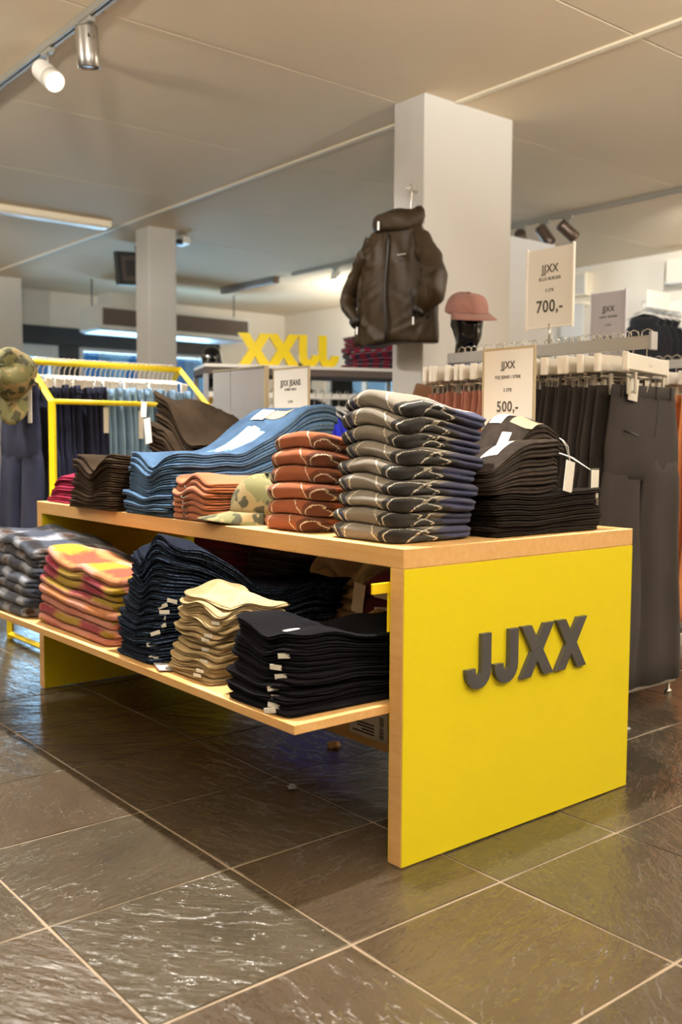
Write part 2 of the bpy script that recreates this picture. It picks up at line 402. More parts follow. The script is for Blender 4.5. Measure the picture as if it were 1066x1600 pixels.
def tag(o, label=None, cat=None, group=None, kind=None):
    if label: o['label'] = label
    if cat: o['category'] = cat
    if group: o['group'] = group
    if kind: o['kind'] = kind
    return o
def thing(name, label, cat, loc=(0, 0, 0), rotz=0.0, group=None):
    o = bpy.data.objects.new(name, None); COL.objects.link(o); o.empty_display_size = 0.05
    o.location = loc; o.rotation_euler = (0, 0, rotz)
    return tag(o, label, cat, group)
def copy_tree(o, parent=None):
    c = o.copy(); COL.objects.link(c)
    if parent: c.parent = parent
    for ch in list(o.children): copy_tree(ch, c)
    return c
def text(body, size, mat, parent, loc, name='lettering', rot=(PI/2, 0, 0), sx=1.0, bold=0.0):
    cu = bpy.data.curves.new(name, 'FONT'); cu.body = body; cu.size = size; cu.align_x = 'CENTER'; cu.align_y = 'CENTER'
    cu.extrude = 0.0004; cu.space_character = 1.08; cu.offset = bold; cu.materials.append(mat); cu.resolution_u = 3
    o = bpy.data.objects.new(name, cu); COL.objects.link(o); o.parent = parent; o.location = loc; o.rotation_euler = rot; o.scale = (sx, 1, 1)
    return o
ORD = ['second', 'third', 'fourth', 'fifth', 'sixth', 'seventh', 'eighth', 'ninth', 'tenth', 'eleventh', 'twelfth', 'thirteenth',
       'fourteenth', 'fifteenth', 'sixteenth', 'seventeenth', 'eighteenth', 'nineteenth', 'twentieth', 'twenty-first', 'twenty-second',
       'twenty-third', 'twenty-fourth', 'twenty-fifth', 'twenty-sixth', 'twenty-seventh', 'twenty-eighth', 'twenty-ninth', 'thirtieth']
def stack_pos(i, n):
    if i == 0: return 'lowest in stack'
    if i == n-1: return 'topmost in stack'
    return (ORD[i-1]+' from bottom') if i <= n-1-i else (ORD[n-2-i]+' from top')
def row_pos(i, n, a, b):
    if i == 0: return 'nearest the '+a
    if i == n-1: return 'nearest the '+b
    return (ORD[i-1]+' from the '+a) if i <= n-1-i else (ORD[n-2-i]+' from the '+b)

# ------------------------------------------------------------ setting
RX1, RX0, RY0, RY1, CZ = 7.1, -4.2, -4.6, 10.25, 2.8
def build_setting():
    tag(box('floor', (RX0, RY0, -0.06), (RX1, RY1, -0.0018), M['grout'], bevel=0), kind='structure')
    fl = bpy.data.objects['floor']
    # slate tiles
    P = 0.4225; ox, oy = -0.291, 0.2455
    rng = random.Random(5)
    meshes = []
    for k in range(4):
        bm = bmesh.new(); h = P/2-0.0032
        pts = []
        for (sx, sy) in ((-1, -1), (1, -1), (1, 1), (-1, 1)):
            for j in range(3):
                pass
        poly = []
        for i in range(4):
            c0 = [(-1, -1), (1, -1), (1, 1), (-1, 1)][i]; c1 = [(-1, -1), (1, -1), (1, 1), (-1, 1)][(i+1) % 4]
            for j in range(4):
                f = j/4; x = c0[0]+(c1[0]-c0[0])*f; y = c0[1]+(c1[1]-c0[1])*f
                jt = 0.0 if j == 0 else rng.uniform(-0.0014, 0.0006)
                poly.append((x*(h+jt), y*(h+jt)))
        prism_z(bm, poly, -0.02, 0.0)
        top = [e for e in bm.edges if all(v.co.z > -0.001 for v in e.verts)]
        bmesh.ops.bevel(bm, geom=top, offset=0.0018, segments=1, affect='EDGES')
        bmesh.ops.recalc_face_normals(bm, faces=bm.faces)
        me = bpy.data.meshes.new('floor_tile'); bm.to_mesh(me); bm.free(); me.materials.append(M['slate']); meshes.append(me)
    cam = Vector((-1.436, -1.539)); fwd = Vector((0.633, 0.774)); rgt = Vector((0.774, -0.633))
    cells = []
    for i in range(-10, 19):
        for j in range(-12, 25):
            cx, cy = ox+(i+0.5)*P, oy+(j+0.5)*P
            if cx-P/2 < RX0 or cx+P/2 > RX1 or cy-P/2 < RY0 or cy+P/2 > RY1: continue
            d = Vector((cx, cy))-cam; dep = d.dot(fwd); lat = d.dot(rgt)
            vis = dep > 0.6 and abs(lat) < 0.42*dep+0.45
            cells.append((not vis, dep if vis else 50+d.length, cx, cy))
    cells.sort()
    rest = bmesh.new()
    for q, (nv, dep, cx, cy) in enumerate(cells):
        rz = rng.uniform(-0.0004, 0.0010)
        if q < 290 and not nv:
            o = bpy.data.objects.new('floor_tile', meshes[q % 4]); COL.objects.link(o); o.parent = fl
            o.location = (cx, cy, rz); o.rotation_euler = (rng.uniform(-0.001, 0.001), rng.uniform(-0.001, 0.001), rng.choice((0, 1, 2, 3))*PI/2)
        else:
            add_box(rest, (cx-P/2+0.0032, cy-P/2+0.0032, -0.02), (cx+P/2-0.0032, cy+P/2-0.0032, rz))
    tag(bm_obj('floor_tiles_beyond', rest, M['slate'], fl), kind='stuff')
    # ceiling
    ce = tag(box('ceiling', (RX0, RY0, CZ+0.014), (RX1, RY1, CZ+0.12), M['ceil_gap'], bevel=0), kind='structure')
    xs = [RX0, -1.95, 0.45, 2.48, 5.0, RX1]; ys = [RY0, -2.85, -1.52, -0.18, 1.15, 2.485, 3.80, 5.13, 6.45, 7.78, 9.1, RY1]
    for i in range(len(xs)-1):
        for j in range(len(ys)-1):
            box('ceiling_panel', (xs[i]+0.004, ys[j]+0.004, CZ), (xs[i+1]-0.004, ys[j+1]-0.004, CZ+0.0135), M['ceil'], ce, bevel=0.002)
    tag(box('trim_1', (2.462, RY0, CZ-0.012), (2.50, 2.27, CZ), M['cream_trim'], bevel=0.003), kind='structure')
    tag(box('trim_2', (2.462, 2.53, CZ-0.012), (2.50, RY1, CZ), M['cream_trim'], bevel=0.003), kind='structure')
    # walls
    tag(box('wall_right', (RX1, RY0, 0), (RX1+0.15, 6.9, CZ), M['white_wall'], bevel=0), kind='structure')
    wr = tag(box('wall_right_rear', (RX1, 9.3, 0), (RX1+0.15, RY1, CZ), M['white_wall'], bevel=0), kind='structure')
    tag(box('wall_right_upper', (RX1, 6.9, 1.86), (RX1+0.15, 9.3, CZ), M['white_wall'], bevel=0), kind='structure')
    tag(box('wall_right_lower', (RX1, 6.9, 0), (RX1+0.15, 9.3, 0.9), M['white_wall'], bevel=0), kind='structure')
    tag(box('wall_left', (RX0-0.15, RY0, 0), (RX0, RY1, CZ), M['shop_wall'], bevel=0), kind='structure')
    tag(box('wall_front', (RX0-0.15, RY0-0.15, 0), (RX1+0.15, RY0, CZ), M['shop_wall'], bevel=0), kind='structure')
    # shopfront wall
    Y = RY1
    tag(box('wall_back_upper', (RX0, Y, 2.36), (RX1+0.15, Y+0.18, CZ), M['white_wall'], bevel=0), kind='structure')
    tag(box('trim_3', (RX0, Y-0.05, 2.14), (5.95, Y+0.18, 2.36), M['black_frame'], bevel=0.004), kind='structure')
    tag(box('wall_back_right', (5.95, Y, 0), (RX1+0.15, Y+0.18, 2.36), M['white_wall'], bevel=0), kind='structure')
    tag(box('wall_back_left', (RX0, Y, 0), (2.6, Y+0.18, 2.14), M['white_wall'], bevel=0), kind='structure')
    tag(box('wall_back_sill', (2.6, Y, 0), (5.95, Y+0.18, 0.35), M['white_wall'], bevel=0), kind='structure')
    tag(box('trim_4', (3.62, Y-0.03, 0.35), (3.86, Y+0.18, 2.14), M['black_frame'], bevel=0.004), kind='structure')
    for k, (a, b, m) in enumerate(((2.62, 3.61, 'ac_white'), (3.87, 4.88, 'ac_white'), (4.89, 5.94, 'ac_white'))):
        wn = bpy.data.objects.new('window_%d' % (k+1), None); COL.objects.link(wn); tag(wn, kind='structure'); wn.location = (a, Y, 0.35)
        bm = bmesh.new(); W = b-a; t = 0.07 if k != 0 else 0.11
        add_box(bm, (0, 0.02, 0), (t, 0.1, 1.785), 0.004); add_box(bm, (W-t, 0.02, 0), (W, 0.1, 1.785), 0.004)
        add_box(bm, (t, 0.02, 0), (W-t, 0.1, t), 0.004); add_box(bm, (t, 0.02, 1.785-(0.16 if k == 0 else 0.05)), (W-t, 0.1, 1.785), 0.004)
        bm_obj('window_frame', bm, M[m], wn)
        box('pane', (t, 0.05, t), (W-t, 0.056, 1.7), M['glass'], wn, bevel=0)
    wn = bpy.data.objects.new('window_4', None); COL.objects.link(wn); tag(wn, kind='structure'); wn.location = (RX1, 6.9, 0.9)
    bm = bmesh.new()
    for y in (0.0, 0.75, 1.55, 2.33): add_box(bm, (0.03, y, 0), (0.1, y+0.07, 0.96), 0.004)
    add_box(bm, (0.03, 0, 0), (0.1, 2.4, 0.06), 0.004); add_box(bm, (0.03, 0, 0.9), (0.1, 2.4, 0.96), 0.004)
    bm_obj('window_frame', bm, M['ac_white'], wn); box('pane', (0.06, 0.05, 0.05), (0.066, 2.36, 0.92), M['glass'], wn, bevel=0)
    # pillars
    for (x0, x1, y0, y1) in ((2.243, 2.945, 2.275, 2.52), (2.66, 2.93, 6.115, 6.36), (2.55, 2.87, 9.55, 9.85)):
        p = tag(box('pillar', (x0, y0, 0), (x1, y1, CZ), M['pillar'], bevel=0.006), kind='structure')
        box('baseboard', (x0-0.012, y0-0.012, 0), (x1+0.012, y1+0.012, 0.09), M['pillar'], p, bevel=0.003)
    # building across the street
    b = thing('building', 'pale facade with blue glazing across the street, seen through shop windows', 'building', (5.5, 17, 0))
    box('wall', (-6, 0, -0.5), (7, 1, 6), M['facade'], b)
    for k in range(6):
        wv = box('window', (-5.6+k*2.0, -0.06, 0.4), (-4.2+k*2.0, 0.02, 3.4), M['facade_blue'], b)
        tube('column', [(-3.9+k*2.0, -0.3, -0.5), (-3.9+k*2.0, -0.3, 2.4), (-3.9+k*2.0, -0.3, 2.9)], [0.16, 0.15, 0.34], M['facade'], b, 12)
build_setting()

# ------------------------------------------------------------ display table
L, W, H, TT = 2.049, 0.8526, 0.72, 0.0446
def j_poly():
    o = [(0.084, 0.1295), (0.052, 0.1295), (0.052, 0.043)]
    for k in range(7):
        a = -k*PI/6; o.append((0.0415+0.0105*math.cos(a), 0.043+0.0115*math.sin(a)))
    o += [(0.031, 0.05), (0.0, 0.05), (0.0, 0.043)]
    for k in range(11):
        a = PI+k*PI/10; o.append((0.042+0.042*math.cos(a), 0.043+0.043*math.sin(a)))
    o.append((0.084, 0.043))
    r = []
    for p in o:
        if not r or (abs(p[0]-r[-1][0])+abs(p[1]-r[-1][1])) > 1e-5: r.append(p)
    if abs(r[0][0]-r[-1][0])+abs(r[0][1]-r[-1][1]) < 1e-5: r.pop()
    return r
def x_poly(w=0.124, h=0.1295, t=0.037):
    c = w/2; m = h/2; q = t/2
    return [(0, h), (t, h), (c, m+0.026), (w-t, h), (w, h), (c+q+0.002, m), (w, 0), (w-t, 0), (c, m-0.026), (t, 0), (0, 0), (c-q-0.002, m)]
def letter_row(parent, mat, x0, z0, yA, yB, scale=1.0, gaps=(0, 0.097, 0.193, 0.3275)):
    for k, g in enumerate(gaps):
        bm = bmesh.new(); po = [(x0+(g+x)*scale, z0+z*scale) for x, z in (j_poly() if k < 2 else x_poly())]
        prism_y(bm, po, yA, yB); bm_obj('letter', bm, mat, parent)
def build_table():
    t = thing('display_table', 'beech display table with yellow end panels and raised dark letters', 'table')
    box('tabletop', (0, 0, H-TT), (W, L, H), M['beech'], t, bevel=0.0015)
    for k in range(2):
        y0, y1 = (0, 0.044) if k == 0 else (L-0.044, L)
        sp = box('side_panel', (0.0, y0+0.0015, 0.003), (W, y1-0.0015, H-TT), M['beech'], t, bevel=0.0012)
        box('yellow_facing', (0.0012, y0-0.0008, 0.004), (W-0.0012, y0+0.0017, H-TT-0.0012), M['yellow_lam'], sp, bevel=0)
        box('yellow_facing', (0.0012, y1-0.0017, 0.004), (W-0.0012, y1+0.0008, H-TT-0.0012), M['yellow_lam'], sp, bevel=0)
        if k == 0: letter_row(sp, M['grey_letter'], 0.19, 0.3755, -0.0125, -0.0008)
    box('shelf', (-0.262, 0.0462, 0.345), (W, L-0.0462, 0.366), M['beech'], t, bevel=0.0012)
    rl = box('rail', (0.35, 0.0462, 0.083), (0.372, L-0.0462, 0.345), M['beech'], t, bevel=0.0015)
    lb = box('shipping_label', (0.3485, 0.435, 0.108), (0.3499, 0.60, 0.26), M['paper'], rl, bevel=0)
    bm = bmesh.new(); rng = random.Random(3)
    for (y0, y1, z0, z1, n) in ((0.53, 0.585, 0.155, 0.185, 9), (0.45, 0.468, 0.115, 0.18, 12)):
        for k in range(n):
            if y1-y0 > z1-z0:
                a = y0+(y1-y0)*k/n; add_box(bm, (0.3478, a, z0), (0.3487, a+(y1-y0)/n*rng.uniform(0.3, 0.7), z1))
            else:
                a = z0+(z1-z0)*k/n; add_box(bm, (0.3478, y0, a), (0.3487, y1, a+(z1-z0)/n*rng.uniform(0.3, 0.7)))
    for k in range(4): add_box(bm, (0.3478, 0.49, 0.145-k*0.009), (0.3487, 0.585-0.02*(k % 3), 0.149-k*0.009))
    bm_obj('barcode', bm, M['ink'], lb)
    br = box('shelf_bracket', (-0.05, 0.0462, 0.618), (0.08, 0.052, 0.642), M['yellow_metal'], t, bevel=0.001)
    box('bracket_stem', (-0.002, 0.0462, 0.53), (0.004, 0.052, 0.618), M['yellow_metal'], br, bevel=0.0005)
build_table()

# ------------------------------------------------------------ folded garments
class Field:
    """height field of a growing stack, so that each garment rests on the one below"""
    def __init__(s, x0, x1, y0, y1, z, n=36):
        s.x0, s.x1, s.y0, s.y1, s.n = x0-0.08, x1+0.08, y0-0.08, y1+0.08, n
        gx, gy = np.linspace(s.x0, s.x1, n), np.linspace(s.y0, s.y1, n)
        s.X, s.Y = np.meshgrid(gx, gy, indexing='ij'); s.Z = np.full((n, n), float(z))
    def at(s, G, x, y):
        fx = np.clip((x-s.x0)/(s.x1-s.x0), 0, 0.9999)*(s.n-1); fy = np.clip((y-s.y0)/(s.y1-s.y0), 0, 0.9999)*(s.n-1)
        i, j = fx.astype(int), fy.astype(int); a, b = fx-i, fy-j
        return (G[i, j]*(1-a)+G[i+1, j]*a)*(1-b)+(G[i, j+1]*(1-a)+G[i+1, j+1]*a)*b
def wave(rng, x, y, k, n=5):
    r = np.zeros_like(x, dtype=float)
    for _ in range(n):
        a = rng.uniform(0, 6.283); q = k*rng.uniform(0.5, 1.5)
        r = r+np.cos(x*q*math.cos(a)+y*q*math.sin(a)+rng.uniform(0, 6.283))
    return r/n
def rr_outline(a, b, cr, n):
    """rounded rectangle sampled evenly: points and outward normals"""
    segs = []
    for (cx, cy, a0) in ((a-cr, -(b-cr), -PI/2), (a-cr, b-cr, 0), (-(a-cr), b-cr, PI/2), (-(a-cr), -(b-cr), PI)):
        for k in range(5):
            t = a0+k*PI/8; segs.append((cx+cr*math.cos(t), cy+cr*math.sin(t), math.cos(t), math.sin(t)))
    segs.append(segs[0]); S = np.array(segs)
    d = np.r_[0, np.cumsum(np.hypot(np.diff(S[:, 0]), np.diff(S[:, 1])))]
    u = np.linspace(0, d[-1], n, endpoint=False)
    P = np.stack([np.interp(u, d, S[:, k]) for k in range(4)], 1)
    P[:, 2:] /= np.linalg.norm(P[:, 2:], axis=1)[:, None]
    return P
def bumpf(n, h, ph=0.0, dip=0.75):
    b = np.abs(np.sin(PI*np.clip(h, 0, 1)*n))**0.55
    env = np.abs(np.sin(PI*np.clip(h, 0, 1)))**0.5
    return np.where(n > 1.01, np.minimum(env*1.15, 1)*(1-dip*(1-b)), env)
def fold(name, fd, rect, T, mat, seed, nx=1, ny=2, r=0.012, cr=0.02, jit=0.004, wr=0.0, rot=0.0, nth=72, roll=0.0, H=13, gap=0.0004, sag=0.0):
    """one folded garment: rect = (x0,x1,y0,y1) on the stack field fd; T = thickness grid; nx/ny = cloth layers showing on the X/Y faces"""
    rng = random.Random(seed)
    x0, x1, y0, y1 = rect; cx, cy, a, b = (x0+x1)/2, (y0+y1)/2, (x1-x0)/2, (y1-y0)/2
    O = rr_outline(a, b, min(cr, a*0.8, b*0.8), nth)
    j = jit*wave(rng, O[:, 0]+0.0, O[:, 1], 16, 4)
    c, s = math.cos(rot), math.sin(rot)
    bas = fd.Z.copy()
    top = bas+T
    hs = np.linspace(0, 1, H)
    rings = []; uvs = []; hem = []
    nxa = np.abs(O[:, 2]); nya = np.abs(O[:, 3])
    def place(lx, ly):
        return cx+lx*c-ly*s, cy+lx*s+ly*c
    ox, oy = O[:, 0]+O[:, 2]*j, O[:, 1]+O[:, 3]*j
    wx, wy = place(ox, oy)
    B = fd.at(bas, wx, wy); TT_ = fd.at(T, wx, wy)
    insets = [r]
    fr = (0.72, 0.45, 0.2)
    def ring_flat(f, G, e=0.0):
        lx, ly = (ox-O[:, 2]*r)*f, (oy-O[:, 3]*r)*f
        x, y = place(lx, ly)
        rings.append(np.stack([x, y, fd.at(G, x, y)+e], 1)); uvs.append(np.stack([lx, ly], 1)); hem.append(np.zeros(nth))
    for f in fr[::-1]: ring_flat(f, bas, gap)
    hx = hs
    wob = wave(rng, O[:, 0], O[:, 1], 30, 4)
    for h in hs:
        hw = np.clip(h+0.06*wob*math.sin(PI*h), 0, 1)
        bx = bumpf(np.full(nth, float(nx)), hw); 
        nn = np.full(nth, float(ny))
        by = bumpf(nn, hw)
        if roll > 0:   # single fat roll close to the front corner of the Y face
            k = np.clip((O[:, 0]+a)/(2*a)/roll, 0, 1); k = k*k*(3-2*k)
            by = by*k+bumpf(np.ones(nth), hw)*(1-k)
        bb = np.where(nxa > nya, bx, by)
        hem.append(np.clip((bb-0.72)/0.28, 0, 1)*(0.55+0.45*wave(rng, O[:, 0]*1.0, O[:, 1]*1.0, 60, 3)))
        ins = r*(1-bb)+wr*np.sin(h*PI*2+wob*3)*0.5
        lx, ly = ox-O[:, 2]*ins, oy-O[:, 3]*ins
        x, y = place(lx, ly)
        rings.append(np.stack([x, y, B+gap+h*(TT_-gap)], 1))
        arc = (1-h)*TT_*1.3
        uvs.append(np.stack([lx+O[:, 2]*arc, ly+O[:, 3]*arc], 1))
    for f in fr: ring_flat(f, top)
    V = np.concatenate(rings); UV = np.concatenate(uvs)
    x, y = np.array([cx]), np.array([cy])
    V = np.vstack([V, [cx, cy, fd.at(bas, x, y)[0]+gap], [cx, cy, fd.at(top, x, y)[0]]]); UV = np.vstack([UV, [0, 0], [0, 0]])
    nr = len(rings); F = []
    for i in range(nr-1):
        for k in range(nth):
            k2 = (k+1) % nth; F.append((i*nth+k, i*nth+k2, (i+1)*nth+k2, (i+1)*nth+k))
    cb, ct = nr*nth, nr*nth+1
    for k in range(nth):
        k2 = (k+1) % nth; F.append((cb, k2, k)); F.append((ct, (nr-1)*nth+k, (nr-1)*nth+k2))
    zb = float(V[:, 2].min()); org = np.array([cx, cy, zb])
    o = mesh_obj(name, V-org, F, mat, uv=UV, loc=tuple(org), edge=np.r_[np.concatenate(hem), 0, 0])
    fd.Z = top
    return o
def sm(v, a, b):
    t = np.clip((v-a)/(b-a), 0, 1); return t*t*(3-2*t)
def patch_on(o, fd, x, y, w, l, mat, name, ang=0.0, lift=0.0012, thick=0.0008):
    """a thin label lying on the present top of the stack, child of garment o"""
    n = 5; V, F = [], []
    c, s = math.cos(ang), math.sin(ang)
    pts = [(u, v) for u in np.linspace(-w/2, w/2, n) for v in np.linspace(-l/2, l/2, n)]
    X = np.array([x+u*c-v*s for u, v in pts]); Y = np.array([y+u*s+v*c for u, v in pts])
    Z = fd.at(fd.Z, X, Y)+lift
    L0 = np.array(o.location)
    top = np.stack([X, Y, Z+thick], 1)-L0; bot = np.stack([X, Y, Z], 1)-L0
    V = np.vstack([top, bot]); m = n*n
    for i in range(n-1):
        for j in range(n-1):
            q = (i*n+j, (i+1)*n+j, (i+1)*n+j+1, i*n+j+1); F.append(q); F.append(tuple(m+k for k in q[::-1]))
    rim = [i*n for i in range(n)]+[(n-1)*n+j for j in range(1, n)]+[i*n+n-1 for i in range(n-2, -1, -1)]+[j for j in range(n-2, 0, -1)]
    for i in range(len(rim)):
        a, b = rim[i], rim[(i+1) % len(rim)]; F.append((b, a, m+a, m+b))
    return mesh_obj(name, V, F, mat, o, smooth=False)
def hang_tag(o, top, size, mat, name='hang_tag', face=0.0, tilt=0.0, cord_from=None):
    """swing tag hanging off garment o; top = world point of its upper edge centre"""
    L0 = Vector(o.location); T = Vector(top); w, h = size
    bm = bmesh.new(); add_box(bm, (-w/2, -0.0007, -h), (w/2, 0.0007, 0), 0.0)
    R = Matrix.Translation(T-L0) @ Matrix.Rotation(face, 4, 'Z') @ Matrix.Rotation(tilt, 4, 'Y')
    bmesh.ops.transform(bm, matrix=R, verts=bm.verts); bm_obj(name, bm, mat, o)
    if cord_from is not None:
        for k in (-1, 1):
            A = Vector(cord_from)-L0; Bp = T-L0+Vector((0, 0, -0.008)); mid = (A+Bp)/2+Vector((0.004*k, -0.006, 0.012))
            tube('tag_cord', [A, (A+mid)/2+Vector((0, 0, 0.004)), mid, Bp], 0.0009, M['cord'], o, 5)

def stack(name, n, rect, z, tfun, mat, label, cat, group, lean=(0, 0), jit=0.006, seed=1, tv=0.18, rotj=0.03, mess=0.0, **kw):
    fd = Field(*rect, z); rng = random.Random(seed); out = []
    for i in range(n):
        base = tfun(fd.X, fd.Y, i)
        T = base*(1+tv*wave(rng, fd.X, fd.Y, 14, 4)*0.6+mess*wave(rng, fd.X, fd.Y, 38, 5)+rng.uniform(-tv, tv)*0.35)
        T = np.maximum(T, 0.003)
        f = i/max(1, n-1)
        dx, dy = lean[0]*f+rng.uniform(-jit, jit), lean[1]*f+rng.uniform(-jit, jit)
        rc = (rect[0]+dx, rect[1]+dx+rng.uniform(-jit, jit), rect[2]+dy, rect[3]+dy+rng.uniform(-jit, jit)*0.5)
        o = fold(name, fd, rc, T, mat, seed*100+i, rot=rng.uniform(-rotj, rotj), **kw)
        tag(o, label+', '+stack_pos(i, n), cat, group); out.append(o)
    return out, fd

def tabletop_goods():
    z = H+0.0004
    # argyle jumpers
    rc = (0.035, 0.305, 0.058, 0.31)
    def ta(X, Y, i): return 0.0368*(1.0+0.03*sm(X, 0.03, 0.12)-0.15*sm(X, 0.10, 0.34)+0.03*np.cos((Y-0.18)*16))
    stack('folded_jumper', 9, rc, z, ta, M['argyle'], 'grey black and navy argyle jumper near the table corner', 'jumper', 'argyle jumpers at the table corner',
          lean=(0.018, -0.01), jit=0.008, seed=11, nx=1, ny=2, r=0.018, cr=0.04, roll=0.34, wr=0.004, tv=0.14, rotj=0.06, mess=0.05)
    rc = (0.028, 0.30, 0.385, 0.61)
    def tr(X, Y, i): return 0.0405*(1.06-0.16*sm(X, 0.06, 0.34)-0.14*sm(Y, 0.52, 0.64))
    stack('folded_jumper', 6, rc, z, tr, M['rust_argyle'], 'rust jumper with cream overcheck beside the grey jumpers', 'jumper', 'rust jumpers on the table',
          lean=(0.015, -0.02), jit=0.008, seed=12, nx=1, ny=2, r=0.018, cr=0.045, roll=0.4, wr=0.004, tv=0.14, rotj=0.06, mess=0.05)
    rc = (0.005, 0.32, 0.805, 1.03)
    def tb(X, Y, i): return 0.0170*(1.02+0.1*np.cos((Y-0.9)*40)-0.12*sm(X, 0.1, 0.35))
    o, fd = stack('folded_sweatshirt', 7, rc, z, tb, M['brown_cotton'], 'rust brown sweatshirt on the tabletop', 'sweatshirt', 'rust brown sweatshirts on the table',
          jit=0.005, seed=13, nx=1, ny=2, r=0.009, cr=0.025, tv=0.25, mess=0.2)
    for k, q in enumerate(o):
        L0 = Vector(q.location)
        bm = bmesh.new(); zz = 0.009
        tube('drawstring', [(-0.161, 0.03, zz+0.004), (-0.166, 0.024, zz), (-0.164, 0.014, zz-0.004), (-0.158, 0.008, zz+0.002)], 0.0018, M['ink'], q, 5); bm.free()
    # mid-blue jeans: folded, waists at the back, rising
    rc = (-0.008, 0.63, 1.035, 1.335)
    def tj(X, Y, i): return (0.0150+0.0118*sm(X, 0.25, 0.56))*(1-0.22*np.exp(-((Y-1.19)/0.06)**2)*(1-sm(X, 0.1, 0.3)))
    o, fd = stack('folded_jeans', 13, rc, z, tj, M['blue_denim'], 'mid blue jeans folded on the tabletop', 'jeans', 'mid blue jeans on the table',
          lean=(0.03, 0), jit=0.009, seed=14, nx=2, ny=2, r=0.0075, cr=0.012, tv=0.25, mess=0.14)
    t = o[-1]
    patch_on(t, fd, 0.50, 1.16, 0.05, 0.09, M['kraft'], 'waist_patch', 0.1)
    patch_on(t, fd, 0.48, 1.235, 0.06, 0.06, M['paper'], 'price_label', 0.15, 0.004)
    patch_on(t, fd, 0.34, 1.19, 0.16, 0.045, M['paper'], 'size_sticker', -0.12)
    patch_on(t, fd, 0.33, 1.185, 0.17, 0.12, M['lt_denim'], 'back_pocket', -0.1, 0.0004)
    for k in range(5, 12):
        q = o[k]; L0 = Vector(q.location)
        box('waist_button', (0.18+0.012*(k % 4), -0.153, 0.012), (0.205+0.012*(k % 4), -0.149, 0.020), M['kraft'], q, bevel=0.001)
    # dark olive jeans
    rc = (-0.03, 0.36, 1.375, 1.69)
    def to(X, Y, i): return 0.0147*(1-0.30*np.exp(-((Y-1.54)/0.07)**2)*(1-sm(X, 0.1, 0.3)))
    o, fd = stack('folded_jeans', 12, rc, z, to, M['olive_denim'], 'dark olive brown jeans on the tabletop', 'jeans', 'dark olive jeans on the table',
          lean=(0.02, 0), jit=0.008, seed=15, nx=2, ny=2, r=0.0075, cr=0.012, tv=0.25, mess=0.12)
    rc = (0.42, 0.74, 1.60, 1.985)
    def tw(X, Y, i): return 0.0300*(0.66+0.62*sm(Y, 1.62, 1.92))*(1.0-0.16*sm(X, 0.55, 0.75))
    o, fd = stack('folded_jeans', 11, rc, z, tw, M['olive_denim'], 'dark brown jeans in the tall rear pile', 'jeans', 'tall rear pile of dark brown jeans',
          lean=(0.02, -0.03), jit=0.012, seed=19, nx=2, ny=2, r=0.011, cr=0.02, tv=0.3, mess=0.25, wr=0.003)
    t = o[-1]
    hang_tag(t, (0.405, 1.95, 1.105), (0.04, 0.06), M['paper'], 'price_label', face=-1.5, tilt=0.1)
    hang_tag(o[-3], (0.405, 1.93, 1.04), (0.045, 0.10), M['paper'], 'size_sticker', face=-1.5, tilt=-0.15)
    # burgundy tops
    rc = (0.02, 0.33, 1.73, 2.02)
    def tu(X, Y, i): return 0.0106*(1-0.35*sm(np.abs(Y-1.86), 0.06, 0.15)+0.05*np.cos(X*20))*(0.8+0.25*sm(X, 0.02, 0.15))
    stack('folded_shirt', 11, rc, z, tu, M['burgundy'], 'burgundy cotton top at the far table end', 'top', 'burgundy tops on the table',
          lean=(0.03, -0.02), jit=0.006, seed=16, nx=1, ny=1, r=0.006, cr=0.02, tv=0.2)
    # black jeans, right rear
    rc = (0.335, 0.752, 0.035, 0.36)
    def tk(X, Y, i): return 0.0131*(0.95+0.1*sm(X, 0.5, 0.75)-0.2*np.exp(-((Y-0.2)/0.06)**2))
    o, fd = stack('folded_jeans', 8, rc, z, tk, M['black_denim'], 'black jeans in the flat pile at the table rear', 'jeans', 'flat pile of black jeans',
          jit=0.008, seed=17, nx=2, ny=2, r=0.0075, cr=0.014, tv=0.25, mess=0.15)
    Zs = fd.Z.copy()
    rc = (0.30, 0.60, 0.05, 0.21)
    def t2(X, Y, i): return 0.018*(0.55+0.75*sm(X, 0.28, 0.5)-0.25*sm(X, 0.58, 0.68))
    fd2 = Field(*rc, 0); fd2.Z = fd.at(Zs, fd2.X, fd2.Y)
    front = []
    for i in range(6):
        rng = random.Random(170+i); d = rng.uniform(-0.01, 0.01)
        q = fold('folded_jeans', fd2, (rc[0]+d-0.01*i/5, rc[1]+d+0.01*i/5, rc[2]-0.004*(i % 3), rc[3]), t2(fd2.X, fd2.Y, i), M['lit_black'], 1700+i, nx=2, ny=2, r=0.009, cr=0.02, jit=0.006, rot=0.12+rng.uniform(-0.03, 0.03))
        tag(q, 'black jeans in the front upper pile at the table rear, '+stack_pos(i, 6), 'jeans', 'front upper pile of black jeans'); front.append(q)
    t = front[-1]
    patch_on(t, fd2, 0.525, 0.10, 0.045, 0.085, M['tan_patch'], 'waist_patch', 0.15)
    patch_on(t, fd2, 0.425, 0.115, 0.095, 0.05, M['paper'], 'size_sticker', 0.25)
    hang_tag(t, (0.62, 0.035, 0.905), (0.045, 0.08), M['paper'], face=0.15, tilt=0.18, cord_from=(0.59, 0.05, 0.965))
    rc = (0.535, 0.79, 0.20, 0.355)
    def t3(X, Y, i): return 0.0225*(0.5+0.72*sm(X, 0.53, 0.68)-0.2*sm(X, 0.72, 0.8))
    fd3 = Field(*rc, 0); fd3.Z = fd.at(Zs, fd3.X, fd3.Y)
    rear = []
